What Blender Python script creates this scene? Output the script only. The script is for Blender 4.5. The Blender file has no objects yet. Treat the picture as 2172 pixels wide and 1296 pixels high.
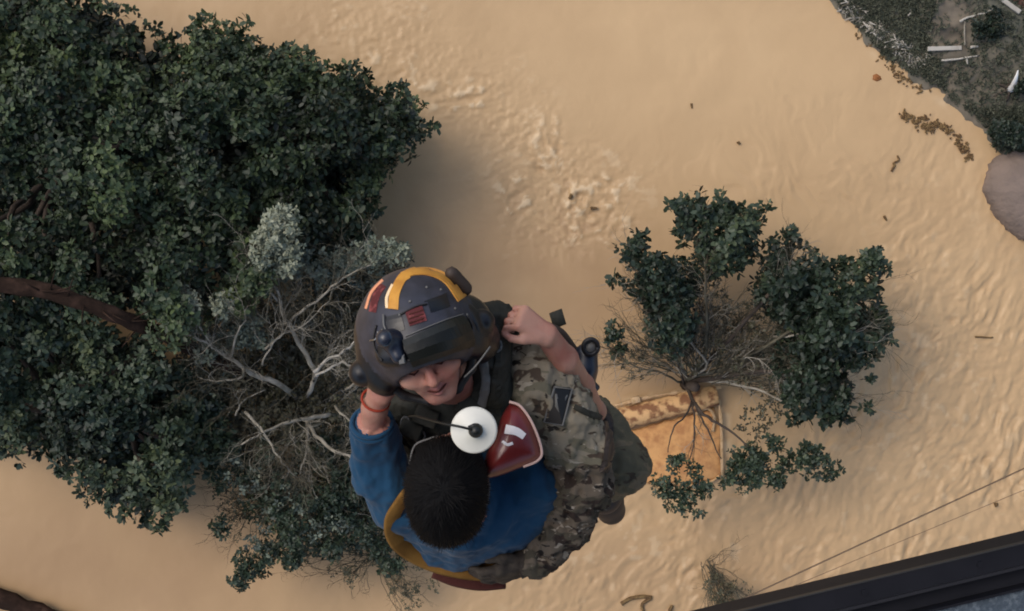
import bpy, math, random
import numpy as np
from mathutils import Vector, Matrix
from mathutils.bvhtree import BVHTree
random.seed(7); rng = np.random.default_rng(7)
R = math.radians
SC = bpy.context.scene; COL = SC.collection

# ------------------------------------------------------------------ camera, sky, sun, exposure
CAM_Z = 45.0                                   # the helicopter's height over the flood water
cam = bpy.data.cameras.new('camera'); cam.sensor_width = 36.0; cam.lens = 18.0 / math.tan(R(20))
cam.clip_start = 0.05; cam.clip_end = 3000
camo = bpy.data.objects.new('camera', cam); COL.objects.link(camo); camo.location = (0, 0, CAM_Z)
SC.camera = camo
SC.view_settings.view_transform = 'Standard'; SC.view_settings.look = 'None'
SC.view_settings.gamma = 1.0; SC.view_settings.use_curve_mapping = False
SC.view_settings.exposure = 0.44
SC.cycles.filter_width = 1.9
W = bpy.data.worlds.new('World'); SC.world = W; W.use_nodes = True
SUN_EL, SUN_AZ = 56.0, -62.0                   # azimuth clockwise from +Y (picture top): from the upper left
wn = W.node_tree.nodes; sky = wn.new('ShaderNodeTexSky'); sky.sky_type = 'NISHITA'; sky.sun_disc = False
sky.sun_elevation = R(SUN_EL); sky.sun_rotation = R(SUN_AZ); sky.dust_density = 3.0; sky.air_density = 1.0
wn['Background'].inputs['Strength'].default_value = 0.15
W.node_tree.links.new(sky.outputs[0], wn['Background'].inputs['Color'])
sl = bpy.data.lights.new('sun', 'SUN'); sl.energy = 0.85; sl.angle = R(28); sl.color = (1.0, 0.93, 0.83)
so = bpy.data.objects.new('sun', sl); COL.objects.link(so)
sd = Vector((math.sin(R(SUN_AZ)) * math.cos(R(SUN_EL)), math.cos(R(SUN_AZ)) * math.cos(R(SUN_EL)), math.sin(R(SUN_EL))))
so.rotation_euler = sd.to_track_quat('Z', 'Y').to_euler(); so.location = (0, 0, 60)

# ------------------------------------------------------------------ measuring: photograph pixel -> place
K = 2 * math.tan(R(20)) / 2172.0
def P(px, py, z=0.0):
    d = CAM_Z - z
    return Vector(((px - 1086) * K * d, -(py - 648) * K * d, z))
def D(px, py, d): return P(px, py, CAM_Z - d)

# ------------------------------------------------------------------ helpers
def lin(r, g, b):
    f = lambda c: (c / 255 / 12.92) if c / 255 <= .04045 else ((c / 255 + .055) / 1.055) ** 2.4
    return (f(r), f(g), f(b), 1.0)
def tag(o, label=None, cat=None, group=None, kind=None):
    if label: o['label'] = label
    if cat: o['category'] = cat
    if group: o['group'] = group
    if kind: o['kind'] = kind
    return o
def empty(name, loc, label, cat, group=None):
    o = bpy.data.objects.new(name, None); COL.objects.link(o); o.location = loc; o.empty_display_size = .3
    return tag(o, label, cat, group)
def np_mesh(name, V, F, mats, smooth=True, midx=None):
    V = np.asarray(V, np.float32); me = bpy.data.meshes.new(name)
    if isinstance(F, np.ndarray) and F.ndim == 2:
        n, k = F.shape; me.vertices.add(len(V)); me.vertices.foreach_set('co', V.ravel())
        me.loops.add(n * k); me.loops.foreach_set('vertex_index', F.astype(np.int32).ravel())
        me.polygons.add(n); me.polygons.foreach_set('loop_start', np.arange(0, n * k, k, dtype=np.int32))
        me.polygons.foreach_set('loop_total', np.full(n, k, np.int32))
    else:
        me.from_pydata([tuple(v) for v in V], [], [tuple(f) for f in F])
    me.update(calc_edges=True)
    me.polygons.foreach_set('use_smooth', np.full(len(me.polygons), smooth, bool))
    for m in (mats if isinstance(mats, (list, tuple)) else [mats]): me.materials.append(m)
    if midx is not None: me.polygons.foreach_set('material_index', np.asarray(midx, np.int32))
    me.validate()
    return me
def link(name, me, parent=None, local=False):
    """link a mesh given in world coordinates under its parent Empty"""
    o = bpy.data.objects.new(name, me); COL.objects.link(o)
    if parent is not None:
        o.parent = parent
        if not local:
            loc = Vector((0, 0, 0)); p = parent
            while p: loc += p.location; p = p.parent
            me.transform(Matrix.Translation(-loc))
    return o
class MB:
    def __init__(s): s.v = []; s.f = []; s.m = []
    def tube(s, pts, rad, sides=6, m=0, cap=True):
        pts = [Vector(p) for p in pts]; n = len(pts); b = len(s.v)
        if not hasattr(rad, '__len__'): rad = [rad] * n
        up = Vector((0.13, .21, .97))
        for i, p in enumerate(pts):
            t = (pts[min(i + 1, n - 1)] - pts[max(i - 1, 0)])
            t = t.normalized() if t.length > 1e-9 else Vector((0, 0, 1))
            a = t.cross(up)
            if a.length < .1: a = t.cross(Vector((1, 0, 0)))
            a.normalize(); c = t.cross(a)
            for k in range(sides):
                w = 2 * math.pi * k / sides
                s.v.append(p + (a * math.cos(w) + c * math.sin(w)) * rad[i])
        for i in range(n - 1):
            for k in range(sides):
                k2 = (k + 1) % sides
                s.f.append((b + i * sides + k, b + i * sides + k2, b + (i + 1) * sides + k2, b + (i + 1) * sides + k)); s.m.append(m)
        if cap:
            s.f.append(tuple(b + k for k in range(sides))[::-1]); s.m.append(m)
            s.f.append(tuple(b + (n - 1) * sides + k for k in range(sides))); s.m.append(m)
    def box(s, c, ax, ay, az, m=0, bev=0.0):
        """box about centre c with half axes ax, ay, az (vectors), top edges chamfered by bev (fraction)"""
        c, ax, ay, az = map(Vector, (c, ax, ay, az)); b = len(s.v)
        k = 1 - bev
        for z, q in ((-1, 1), (1 - 2 * bev if bev else 1, 1)) + (((1, k),) if bev else ()):
            for x, y in ((-1, -1), (1, -1), (1, 1), (-1, 1)): s.v.append(c + ax * x * q + ay * y * q + az * z)
        L = 3 if bev else 2
        s.f.append((b + 3, b + 2, b + 1, b)); s.m.append(m)
        for i in range(L - 1):
            for k2 in range(4):
                j = (k2 + 1) % 4; s.f.append((b + i * 4 + k2, b + i * 4 + j, b + i * 4 + 4 + j, b + i * 4 + 4 + k2)); s.m.append(m)
        s.f.append(tuple(b + (L - 1) * 4 + q for q in range(4))); s.m.append(m)
    def build(s, name, mats, parent=None, smooth=True):
        me = np_mesh(name, np.array([tuple(v) for v in s.v]), s.f, mats, smooth, s.m)
        return link(name, me, parent)
def smooth_path(pts, n=6):
    pts = [Vector(p) for p in pts]; out = []
    q = [pts[0] * 2 - pts[1]] + pts + [pts[-1] * 2 - pts[-2]]
    for i in range(1, len(q) - 2):
        for k in range(n):
            t = k / n; a, b, c, d = q[i - 1], q[i], q[i + 1], q[i + 2]
            out.append(.5 * ((2 * b) + (c - a) * t + (2 * a - 5 * b + 4 * c - d) * t * t + (3 * b - a - 3 * c + d) * t ** 3))
    out.append(pts[-1]); return out
# vectorised gradient noise
def _h(ix, iy, iz, seed):
    h = (ix.astype(np.int64) * 374761393 + iy.astype(np.int64) * 668265263 + iz.astype(np.int64) * 2147483647 + seed * 974711) & 0xffffffff
    h = ((h ^ (h >> 13)) * 1274126177) & 0xffffffff
    return (((h ^ (h >> 16)) & 0xffff) / 32767.5 - 1.0)
def vnoise(x, y, z=None, seed=0):
    x = np.asarray(x, float); y = np.asarray(y, float); z = np.zeros_like(x) if z is None else np.asarray(z, float)
    ix, iy, iz = np.floor(x), np.floor(y), np.floor(z); fx, fy, fz = x - ix, y - iy, z - iz
    s = lambda t: t * t * t * (t * (t * 6 - 15) + 10); u, v, w = s(fx), s(fy), s(fz); r = 0
    for a in (0, 1):
        for b in (0, 1):
            for c in (0, 1):
                r = r + _h(ix + a, iy + b, iz + c, seed) * np.where(a, u, 1 - u) * np.where(b, v, 1 - v) * np.where(c, w, 1 - w)
    return r
def fbm(x, y, z=None, seed=0, o=4):
    r = 0; a = 1.0; f = 1.0
    for i in range(o): r = r + a * vnoise(x * f + 7.3 * i, y * f - 3.1 * i, None if z is None else z * f, seed + i); a *= .5; f *= 2.03
    return r

# ------------------------------------------------------------------ materials
def mat(name, col, rough=.7, spec=.3, metal=0, noise=None, bump=None, coat=0, sheen=0):
    m = bpy.data.materials.new(name); m.use_nodes = True; nt = m.node_tree; b = nt.nodes['Principled BSDF']
    b.inputs['Base Color'].default_value = col; b.inputs['Roughness'].default_value = rough
    b.inputs['Specular IOR Level'].default_value = spec; b.inputs['Metallic'].default_value = metal
    b.inputs['Coat Weight'].default_value = coat; b.inputs['Coat Roughness'].default_value = .15
    b.inputs['Sheen Weight'].default_value = sheen
    tc = nt.nodes.new('ShaderNodeTexCoord')
    if noise:                                         # (scale, other colour, lo, hi)
        n = nt.nodes.new('ShaderNodeTexNoise'); n.inputs['Scale'].default_value = noise[0]; n.inputs['Detail'].default_value = 6
        r = nt.nodes.new('ShaderNodeValToRGB'); r.color_ramp.elements[0].position = noise[2]; r.color_ramp.elements[1].position = noise[3]
        r.color_ramp.elements[0].color = col; r.color_ramp.elements[1].color = noise[1]
        nt.links.new(tc.outputs['Object'], n.inputs['Vector']); nt.links.new(n.outputs['Fac'], r.inputs[0]); nt.links.new(r.outputs[0], b.inputs['Base Color'])
    if bump:                                          # (scale, distance, strength)
        n = nt.nodes.new('ShaderNodeTexNoise'); n.inputs['Scale'].default_value = bump[0]; n.inputs['Detail'].default_value = 5
        q = nt.nodes.new('ShaderNodeBump'); q.inputs['Distance'].default_value = bump[1]; q.inputs['Strength'].default_value = bump[2]
        nt.links.new(tc.outputs['Object'], n.inputs['Vector']); nt.links.new(n.outputs['Fac'], q.inputs['Height']); nt.links.new(q.outputs[0], b.inputs['Normal'])
    return m
def leaf_mat(name, cols, rough=.5, spec=.35):
    m = bpy.data.materials.new(name); m.use_nodes = True; nt = m.node_tree; b = nt.nodes['Principled BSDF']
    a = nt.nodes.new('ShaderNodeAttribute'); a.attribute_name = 'tone'
    r = nt.nodes.new('ShaderNodeValToRGB'); e = r.color_ramp.elements
    while len(e) < len(cols): e.new(.5)
    for i, c in enumerate(cols): e[i].position = i / (len(cols) - 1); e[i].color = c
    nt.links.new(a.outputs['Fac'], r.inputs[0]); nt.links.new(r.outputs[0], b.inputs['Base Color'])
    b.inputs['Roughness'].default_value = rough; b.inputs['Specular IOR Level'].default_value = spec
    return m
def camo_mat(name, cols, scale):
    m = bpy.data.materials.new(name); m.use_nodes = True; nt = m.node_tree; b = nt.nodes['Principled BSDF']
    tc = nt.nodes.new('ShaderNodeTexCoord'); prev = None
    base = nt.nodes.new('ShaderNodeRGB'); base.outputs[0].default_value = cols[0]; prev = base.outputs[0]
    for i, (c, sc, th) in enumerate(cols[1:]):
        mp = nt.nodes.new('ShaderNodeMapping'); mp.inputs['Location'].default_value = (3.1 * i, 1.7 * i, .9 * i)
        mp.inputs['Rotation'].default_value = (.3, .2, .7); mp.inputs['Scale'].default_value = (sc * scale, sc * scale * 1.9, sc * scale * 1.3)
        n = nt.nodes.new('ShaderNodeTexNoise'); n.inputs['Scale'].default_value = 1; n.inputs['Detail'].default_value = 3; n.inputs['Distortion'].default_value = .6
        r = nt.nodes.new('ShaderNodeValToRGB'); r.color_ramp.elements[0].position = th; r.color_ramp.elements[1].position = th + .03
        x = nt.nodes.new('ShaderNodeMix'); x.data_type = 'RGBA'; x.inputs['B'].default_value = c
        nt.links.new(tc.outputs['Object'], mp.inputs[0]); nt.links.new(mp.outputs[0], n.inputs['Vector']); nt.links.new(n.outputs['Fac'], r.inputs[0])
        nt.links.new(r.outputs[0], x.inputs['Factor']); nt.links.new(prev, x.inputs['A']); prev = x.outputs['Result']
    nt.links.new(prev, b.inputs['Base Color']); b.inputs['Roughness'].default_value = .85; b.inputs['Specular IOR Level'].default_value = .2
    n = nt.nodes.new('ShaderNodeTexNoise'); n.inputs['Scale'].default_value = 45; n.inputs['Detail'].default_value = 4
    q = nt.nodes.new('ShaderNodeBump'); q.inputs['Distance'].default_value = .004; q.inputs['Strength'].default_value = .6
    nt.links.new(tc.outputs['Object'], n.inputs['Vector']); nt.links.new(n.outputs['Fac'], q.inputs['Height']); nt.links.new(q.outputs[0], b.inputs['Normal'])
    return m
M = {}
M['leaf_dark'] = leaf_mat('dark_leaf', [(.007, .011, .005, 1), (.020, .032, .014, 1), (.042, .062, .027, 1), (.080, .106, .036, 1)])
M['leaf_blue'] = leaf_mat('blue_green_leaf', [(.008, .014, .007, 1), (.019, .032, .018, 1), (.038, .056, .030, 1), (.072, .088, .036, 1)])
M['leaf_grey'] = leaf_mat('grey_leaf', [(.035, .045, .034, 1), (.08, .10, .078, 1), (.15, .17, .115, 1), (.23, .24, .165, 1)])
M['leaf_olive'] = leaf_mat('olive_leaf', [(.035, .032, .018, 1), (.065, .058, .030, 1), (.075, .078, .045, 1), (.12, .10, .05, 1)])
M['bark_pale'] = mat('pale_bark', (.32, .29, .23, 1), .8, .2, noise=(3, (.18, .155, .115, 1), .4, .7))
M['bark_dark'] = mat('dark_bark', (.045, .035, .028, 1), .85, .2, noise=(3, (.08, .06, .045, 1), .4, .7))
M['twig'] = mat('twig_bark', (.11, .10, .070, 1), .85, .15, noise=(1.2, (.055, .046, .030, 1), .4, .65))
M['bark_red'] = mat('red_brown_bark', (.022, .013, .009, 1), .95, .1, noise=(2.2, (.060, .034, .024, 1), .45, .72), bump=(6, .05, .8))
M['driftwood'] = mat('bleached_driftwood', (.40, .37, .31, 1), .8, .2, noise=(4, (.32, .29, .24, 1), .45, .7))

# ------------------------------------------------------------------ flood water
def in_mask(px, py, cx, cy, rx, ry, a=0):
    c, s = math.cos(R(a)), math.sin(R(a)); x = (px - cx) * c + (py - cy) * s; y = -(px - cx) * s + (py - cy) * c
    return np.exp(-((x / rx) ** 2 + (y / ry) ** 2))
BANK = [(-2500, -5200), (600, -1500), (1500, -420), (1700, -120), (1762, 0), (1800, 45), (1835, 85), (1880, 135), (1935, 165), (1975, 185), (2020, 228), (2062, 250), (2085, 275), (2108, 318), (2150, 340), (2230, 335), (2330, 350), (2450, 400), (2800, 620), (4200, 900), (9000, 1600)]
def seg_dist(px, py, poly, closed=False):
    best = np.full(np.shape(px), 1e9); sgn = np.zeros(np.shape(px))
    L = list(zip(poly, poly[1:] + (poly[:1] if closed else []))); L = L if closed else list(zip(poly[:-1], poly[1:]))
    for (x0, y0), (x1, y1) in L:
        dx, dy = x1 - x0, y1 - y0; t = np.clip(((px - x0) * dx + (py - y0) * dy) / (dx * dx + dy * dy), 0, 1)
        d = np.hypot(px - x0 - t * dx, py - y0 - t * dy); c = (dx * (py - y0) - dy * (px - x0))
        s = np.where(c < 0, 1, -1); sgn = np.where(d < best - 1e-6, s, sgn); best = np.minimum(best, d)
    return best * sgn
def water():
    step = .055; xs = np.arange(-20, 20.01, step); ys = np.arange(-13, 13.01, step)
    X, Y = np.meshgrid(xs, ys); px = X / (K * CAM_Z) + 1086; py = 648 - Y / (K * CAM_Z)
    def rot(a, sx, sy, wx=0., wy=0.):
        c, s = math.cos(R(a)), math.sin(R(a)); return ((X + wx) * c + (Y + wy) * s) * sx, (-(X + wx) * s + (Y + wy) * c) * sy
    wx = fbm(X * .35, Y * .35, seed=3, o=3) * .9; wy = fbm(X * .35, Y * .35, seed=9, o=3) * .9
    Z = .05 * fbm(X * .25, Y * .25, seed=1, o=3)
    # short standing ridges on the right and lower right
    u, v = rot(52, 1.1, 2.9, wx * .6, wy * .6); rid = 1 - np.abs(fbm(u, v, seed=21, o=3)) * 1.6
    ub, vb_ = rot(60, 1.7, 4.6, wx * .55, wy * .55); ridb = fbm(ub, vb_, seed=25, o=4) * .75 + .35 * (1 - np.abs(fbm(ub * 1.3, vb_ * 1.2, seed=26, o=3)) * 1.6); patch = .45 + .8 * np.clip(fbm(X * .55, Y * .55, seed=27, o=3) + .3, 0, 1)
    hf0 = fbm(X * 3.0 + wx, Y * 3.6 + wy, seed=29, o=4)
    m1 = np.clip(in_mask(px, py, 1700, 1120, 620, 200, -8) + in_mask(px, py, 2000, 900, 260, 260) * .8, 0, 1)
    u2, v2 = rot(74, 1.4, 3.2, wx * .6, wy * .6); rid2 = 1 - np.abs(fbm(u2, v2, seed=31, o=3)) * 1.6
    m2 = np.clip(in_mask(px, py, 1990, 680, 190, 330), 0, 1)
    Z += (.020 * rid + .060 * ridb) * m1 * patch + (.016 * rid2 + .048 * ridb) * m2 * patch + .022 * (m1 + m2) * hf0
    u3, v3 = rot(110, 1.0, 2.6, wx, wy); m3 = in_mask(px, py, 1640, 370, 200, 150) * .8
    Z += .042 * m3 * patch * (1 - np.abs(fbm(u3, v3, seed=41, o=3)) * 1.6)
    # boils where the current breaks
    m4 = np.clip(in_mask(px, py, 1190, 410, 130, 110) * 1.35 + in_mask(px, py, 1010, 210, 150, 90, 35) * .75 + in_mask(px, py, 800, 70, 150, 120, 40) * .6
                 + in_mask(px, py, 1200, 490, 110, 40) * .6 + in_mask(px, py, 1090, 280, 70, 40, 35) * .5, 0, 1.3)
    w4 = 1 - np.abs(fbm(X * 1.5 + wx * 1.6, Y * 2.2 + wy * 1.6, seed=51, o=5)) * 1.5
    gate = np.clip(fbm(X * .9, Y * .9, seed=55, o=3) * 1.2 + .35, 0, 1.3)
    hf = fbm(X * 3.4 + wx, Y * 4.2 + wy, seed=57, o=4); Z += .030 * m4 * w4 * gate + .044 * m4 * gate * hf + .022 * m4 * fbm(X * 7 + wx, Y * 8 + wy, seed=58, o=3)
    foam = np.clip(m4 * gate * 1.3, 0, 1) * np.clip((w4 + 1.1 * hf - 1.0) * 3.0, 0, 1)
    m5 = np.clip(in_mask(px, py, 1250, 1180, 260, 120), 0, 1)
    u5, v5 = rot(25, .5, 1.7, wx, wy); Z += .034 * m5 * (1 - np.abs(fbm(u5, v5, seed=61, o=3)) * 1.5)
    m6 = in_mask(px, py, 960, 520, 120, 200, 60); u6, v6 = rot(50, .35, 1.5, wx, wy); Z += .02 * m6 * fbm(u6, v6, seed=71, o=3)
    Z += .0035 * fbm(X * 2.4, Y * 2.4, seed=81, o=2) + .007 * np.clip(fbm(X * .5, Y * .5, seed=85, o=2), 0, 1) * fbm(X * 1.8, Y * 1.8, seed=82, o=3)
    ed = np.minimum.reduce([X + 20, 20 - X, Y + 13, 13 - Y]); Z *= np.clip(ed / 1.5, 0, 1)
    ny, nx = X.shape; idx = np.arange(nx * ny).reshape(ny, nx)
    F = np.stack([idx[:-1, :-1], idx[:-1, 1:], idx[1:, 1:], idx[1:, :-1]], -1).reshape(-1, 4)
    V = np.stack([X, Y, Z], -1).reshape(-1, 3); b = len(V)
    x0, x1, y0, y1, f = xs[0], xs[-1], ys[0], ys[-1], 900
    ring = [(x0, y0), (x1, y0), (x1, y1), (x0, y1), (-f, -f), (f, -f), (f, f), (-f, f)]
    V = np.vstack([V, [(a, c, 0) for a, c in ring]])
    F = np.vstack([F, [(b + 4, b + 5, b + 1, b), (b + 5, b + 6, b + 2, b + 1), (b + 6, b + 7, b + 3, b + 2), (b + 7, b + 4, b, b + 3)]])
    m = bpy.data.materials.new('silty_water'); m.use_nodes = True; nt = m.node_tree; bs = nt.nodes['Principled BSDF']
    tc = nt.nodes.new('ShaderNodeTexCoord'); at = nt.nodes.new('ShaderNodeAttribute'); at.attribute_name = 'silt_shade'
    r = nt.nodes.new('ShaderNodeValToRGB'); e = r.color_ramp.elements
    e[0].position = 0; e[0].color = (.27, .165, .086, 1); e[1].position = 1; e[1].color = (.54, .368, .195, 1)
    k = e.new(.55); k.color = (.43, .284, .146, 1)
    n = nt.nodes.new('ShaderNodeTexNoise'); n.inputs['Scale'].default_value = .35; n.inputs['Detail'].default_value = 6; n.inputs['Distortion'].default_value = .8
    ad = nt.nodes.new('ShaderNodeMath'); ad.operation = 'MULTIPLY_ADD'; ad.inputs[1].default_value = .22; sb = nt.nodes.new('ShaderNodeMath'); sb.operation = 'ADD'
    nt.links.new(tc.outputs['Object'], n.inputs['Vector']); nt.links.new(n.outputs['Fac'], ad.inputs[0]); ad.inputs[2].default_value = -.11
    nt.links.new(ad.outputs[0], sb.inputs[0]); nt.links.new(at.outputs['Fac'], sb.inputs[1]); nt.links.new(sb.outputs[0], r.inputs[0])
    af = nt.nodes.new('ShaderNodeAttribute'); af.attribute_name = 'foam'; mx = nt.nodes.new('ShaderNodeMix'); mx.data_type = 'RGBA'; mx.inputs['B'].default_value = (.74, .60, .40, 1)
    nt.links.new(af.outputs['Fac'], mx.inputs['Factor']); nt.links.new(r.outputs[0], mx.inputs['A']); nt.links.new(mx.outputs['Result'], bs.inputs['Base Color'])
    bs.inputs['Roughness'].default_value = .38; bs.inputs['Specular IOR Level'].default_value = .4; bs.inputs['IOR'].default_value = 1.33
    n2 = nt.nodes.new('ShaderNodeTexNoise'); n2.inputs['Scale'].default_value = 2.6; n2.inputs['Detail'].default_value = 6
    q = nt.nodes.new('ShaderNodeBump'); q.inputs['Distance'].default_value = .03; q.inputs['Strength'].default_value = .35
    nt.links.new(tc.outputs['Object'], n2.inputs['Vector']); nt.links.new(n2.outputs['Fac'], q.inputs['Height']); nt.links.new(q.outputs[0], bs.inputs['Normal'])
    me = np_mesh('water', V, F, m, True)
    rp = [(1290, 880), (1300, 860), (1400, 838), (1538, 820), (1542, 1012), (1500, 1032), (1380, 1034)]
    dr_ = seg_dist(px, py, rp + rp[:1]); foam = foam + np.exp(-((np.abs(dr_) - 4) / 7) ** 2) * np.clip(fbm(X * 2.2, Y * 2.2, seed=95, o=4) + .1, 0, 1) * .8
    db = seg_dist(px, py, BANK); foam = foam + np.exp(-((db + 8) / 8) ** 2) * np.clip(fbm(X * 1.6, Y * 1.6, seed=97, o=4), 0, 1) * .5
    fl = np.clip((fbm(X * 3.1, Y * 3.1, seed=99, o=4) - .75) * 4, 0, 1) * (m1 + m2 + m5) * .10; foam = np.clip(foam * .38 + fl, 0, 1)
    silt_shade = .55 + .30 * in_mask(px, py, 1560, 130, 520, 260) + .12 * in_mask(px, py, 2000, 800, 300, 500) - .12 * in_mask(px, py, 930, 480, 230, 150, 20) \
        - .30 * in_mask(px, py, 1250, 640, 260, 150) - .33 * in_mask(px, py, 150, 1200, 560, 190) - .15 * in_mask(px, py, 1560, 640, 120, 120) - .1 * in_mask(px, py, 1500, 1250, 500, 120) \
        + .05 * fbm(X * .3 + wx, Y * .3 + wy, seed=91, o=4) + .10 * m4 * (w4 - .5)  # silt variation, with tree shade on the water painted in as browner patches
    a = me.attributes.new('silt_shade', 'FLOAT', 'POINT'); a.data.foreach_set('value', np.concatenate([silt_shade.ravel(), np.full(8, .5)]).astype(np.float32))
    a = me.attributes.new('foam', 'FLOAT', 'POINT'); a.data.foreach_set('value', np.concatenate([foam.ravel(), np.zeros(8)]).astype(np.float32))
    o = link('water', me); tag(o, kind='structure')
water()

# ------------------------------------------------------------------ muddy bank, upper right
def bank():
    s = .07; x0, y1 = P(1640, -300)[:2]; x1, y0 = P(2600, 520)[:2]
    xs = np.concatenate([np.arange(x0 - 60, x0, 1.5), np.arange(x0, x1, s), np.arange(x1 + .5, x1 + 90, 1.2)]); ys = np.concatenate([np.arange(y0 - 24, y0, 1.2), np.arange(y0, y1, s), np.arange(y1 + .5, y1 + 90, 1.2)]); X, Y = np.meshgrid(xs, ys)
    px = X / (K * CAM_Z) + 1086; py = 648 - Y / (K * CAM_Z)
    d = seg_dist(px, py, BANK) * K * CAM_Z + .22 * fbm(X * 1.3, Y * 1.3, seed=5, o=4)
    Z = np.clip(d * .42, -.6, 1.0) + np.clip(d, 0, 1) * (.12 * fbm(X * .8, Y * .8, seed=6, o=4) + .03 * fbm(X * 5, Y * 5, seed=8, o=3))
    ny, nx = X.shape; idx = np.arange(nx * ny).reshape(ny, nx)
    F = np.stack([idx[:-1, :-1], idx[:-1, 1:], idx[1:, 1:], idx[1:, :-1]], -1).reshape(-1, 4)
    m = bpy.data.materials.new('bank_soil'); m.use_nodes = True; nt = m.node_tree; b = nt.nodes['Principled BSDF']
    tc = nt.nodes.new('ShaderNodeTexCoord'); at = nt.nodes.new('ShaderNodeAttribute'); at.attribute_name = 'mud'
    def ramp(sc, c0, c1, lo, hi):
        n = nt.nodes.new('ShaderNodeTexNoise'); n.inputs['Scale'].default_value = sc; n.inputs['Detail'].default_value = 8
        r = nt.nodes.new('ShaderNodeValToRGB'); r.color_ramp.elements[0].position = lo; r.color_ramp.elements[1].position = hi
        r.color_ramp.elements[0].color = c0; r.color_ramp.elements[1].color = c1
        nt.links.new(tc.outputs['Object'], n.inputs['Vector']); nt.links.new(n.outputs['Fac'], r.inputs[0]); return r
    g = ramp(2.2, (.045, .052, .040, 1), (.12, .122, .09, 1), .35, .7); u = ramp(1.8, (.10, .082, .058, 1), (.19, .155, .11, 1), .35, .7)
    x = nt.nodes.new('ShaderNodeMix'); x.data_type = 'RGBA'
    nt.links.new(at.outputs['Fac'], x.inputs['Factor']); nt.links.new(g.outputs[0], x.inputs['A']); nt.links.new(u.outputs[0], x.inputs['B']); nt.links.new(x.outputs['Result'], b.inputs['Base Color'])
    b.inputs['Roughness'].default_value = .9
    me = np_mesh('riverbank', np.stack([X, Y, Z], -1).reshape(-1, 3), F, m, True)
    n = fbm(X * 1.2, Y * 1.2, seed=12, o=4)
    mud = .12 + .9 * in_mask(px, py, 2005, 40, 45, 110) + .55 * in_mask(px, py, 2080, 190, 90, 90) + .25 * np.clip(n, 0, 1) + 1.2 * np.clip(.35 - np.abs(d - .15), 0, 1)
    a = me.attributes.new('mud', 'FLOAT', 'POINT'); a.data.foreach_set('value', np.clip(mud, 0, 1).ravel().astype(np.float32))
    tag(link('riverbank', me), kind='structure'); return me
bank_me = bank()
def bvh_of(me): return BVHTree.FromPolygons([v.co.copy() for v in me.vertices], [tuple(p.vertices) for p in me.polygons])
bank_bvh = bvh_of(bank_me)
def bank_z(x, y):
    h = bank_bvh.ray_cast(Vector((x, y, 20)), Vector((0, 0, -1))); return h[0].z if h[0] else 0

# ------------------------------------------------------------------ foliage
def leaves_mesh(name, pos, nrm, size, tone, m, per=7, tilt=.42, wid=.56, two=False):
    """clusters of leaves: every cluster is a rosette of folded leaf blades"""
    N = len(pos); pos = np.asarray(pos); nrm = np.asarray(nrm); size = np.asarray(size); tone = np.asarray(tone)
    nrm = nrm / np.linalg.norm(nrm, axis=1, keepdims=True)
    ref = np.where(np.abs(nrm[:, 2:3]) < .9, np.array([[0, 0, 1.]]), np.array([[1., 0, 0]]))
    a = np.cross(nrm, ref); a /= np.linalg.norm(a, axis=1, keepdims=True); b = np.cross(nrm, a)
    k = np.arange(per)[None, :]; th = k * 2 * math.pi / per * 1.0 + rng.uniform(0, 6.28, (N, 1)) + rng.normal(0, .25, (N, per))
    ti = tilt + rng.normal(0, .3, (N, per)); L = size[:, None] * rng.uniform(.65, 1.2, (N, per))
    rad = a[:, None] * np.cos(th)[..., None] + b[:, None] * np.sin(th)[..., None]
    dr = rad * np.cos(ti)[..., None] + nrm[:, None] * np.sin(ti)[..., None]
    sd_ = np.cross(dr, nrm[:, None]); sd_ /= np.linalg.norm(sd_, axis=2, keepdims=True) + 1e-9
    up = np.cross(sd_, dr); rl = rng.normal(0, .5, (N, per))[..., None]; sd2 = sd_ * np.cos(rl) + up * np.sin(rl)
    base = pos[:, None] + dr * (L * .08)[..., None] + rng.normal(0, .12, (N, per, 3)) * size[:, None, None]
    w = (L * wid)[..., None]; mid = base + dr * (L * .5)[..., None] + up * (L * .06)[..., None]; tip = base + dr * L[..., None] - up * (L * .16)[..., None]
    m1_ = base * .72 + mid * .56 - base * .28; m1_ = base + (mid - base) * .55; m2_ = mid + (tip - mid) * .50
    V = np.stack([base, m1_ + sd2 * w * .42, m2_ + sd2 * w * .42, tip, m2_ - sd2 * w * .42, m1_ - sd2 * w * .42], 2).reshape(-1, 3)
    F = np.arange(N * per * 6).reshape(-1, 6)
    me = np_mesh(name, V, F, m, False)
    t = np.clip(tone[:, None] + rng.normal(0, .12, (N, per)), 0, 1).ravel()
    at = me.attributes.new('tone', 'FLOAT', 'FACE'); at.data.foreach_set('value', t.astype(np.float32))
    return me
def lobe_points(lobes, dens, size=(.11, .20), low=-.25, fill=.35):
    """points over the upper outside of each lobe (centre, radius, tone) and some inside"""
    Pn, Nn, S, T = [], [], [], []
    for c, r, t in lobes:
        n = int(dens * r * r); d = rng.normal(0, 1, (n, 3)); d /= np.linalg.norm(d, axis=1, keepdims=True); d[:, 2] = np.where(d[:, 2] < low, -d[:, 2], d[:, 2])
        bump = 1 + .22 * fbm(d[:, 0] * 2.2 + c[0], d[:, 1] * 2.2 + c[1], d[:, 2] * 2.2, seed=int(abs(c[0]) * 97) % 90, o=3)
        q = np.where(rng.random(n) < fill, rng.uniform(.35, .9, n), rng.uniform(.88, 1.04, n)) * bump
        Pn.append(np.array(c)[None] + d * (r * q)[:, None] * np.array([[1, 1, .8]])); nn = d + rng.normal(0, .35, (n, 3)); nn[:, 2] += .35; Nn.append(nn)
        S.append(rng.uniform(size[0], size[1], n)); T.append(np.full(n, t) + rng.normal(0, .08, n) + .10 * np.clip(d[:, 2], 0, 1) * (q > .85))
    return np.vstack(Pn), np.vstack(Nn), np.concatenate(S), np.concatenate(T)
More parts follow.
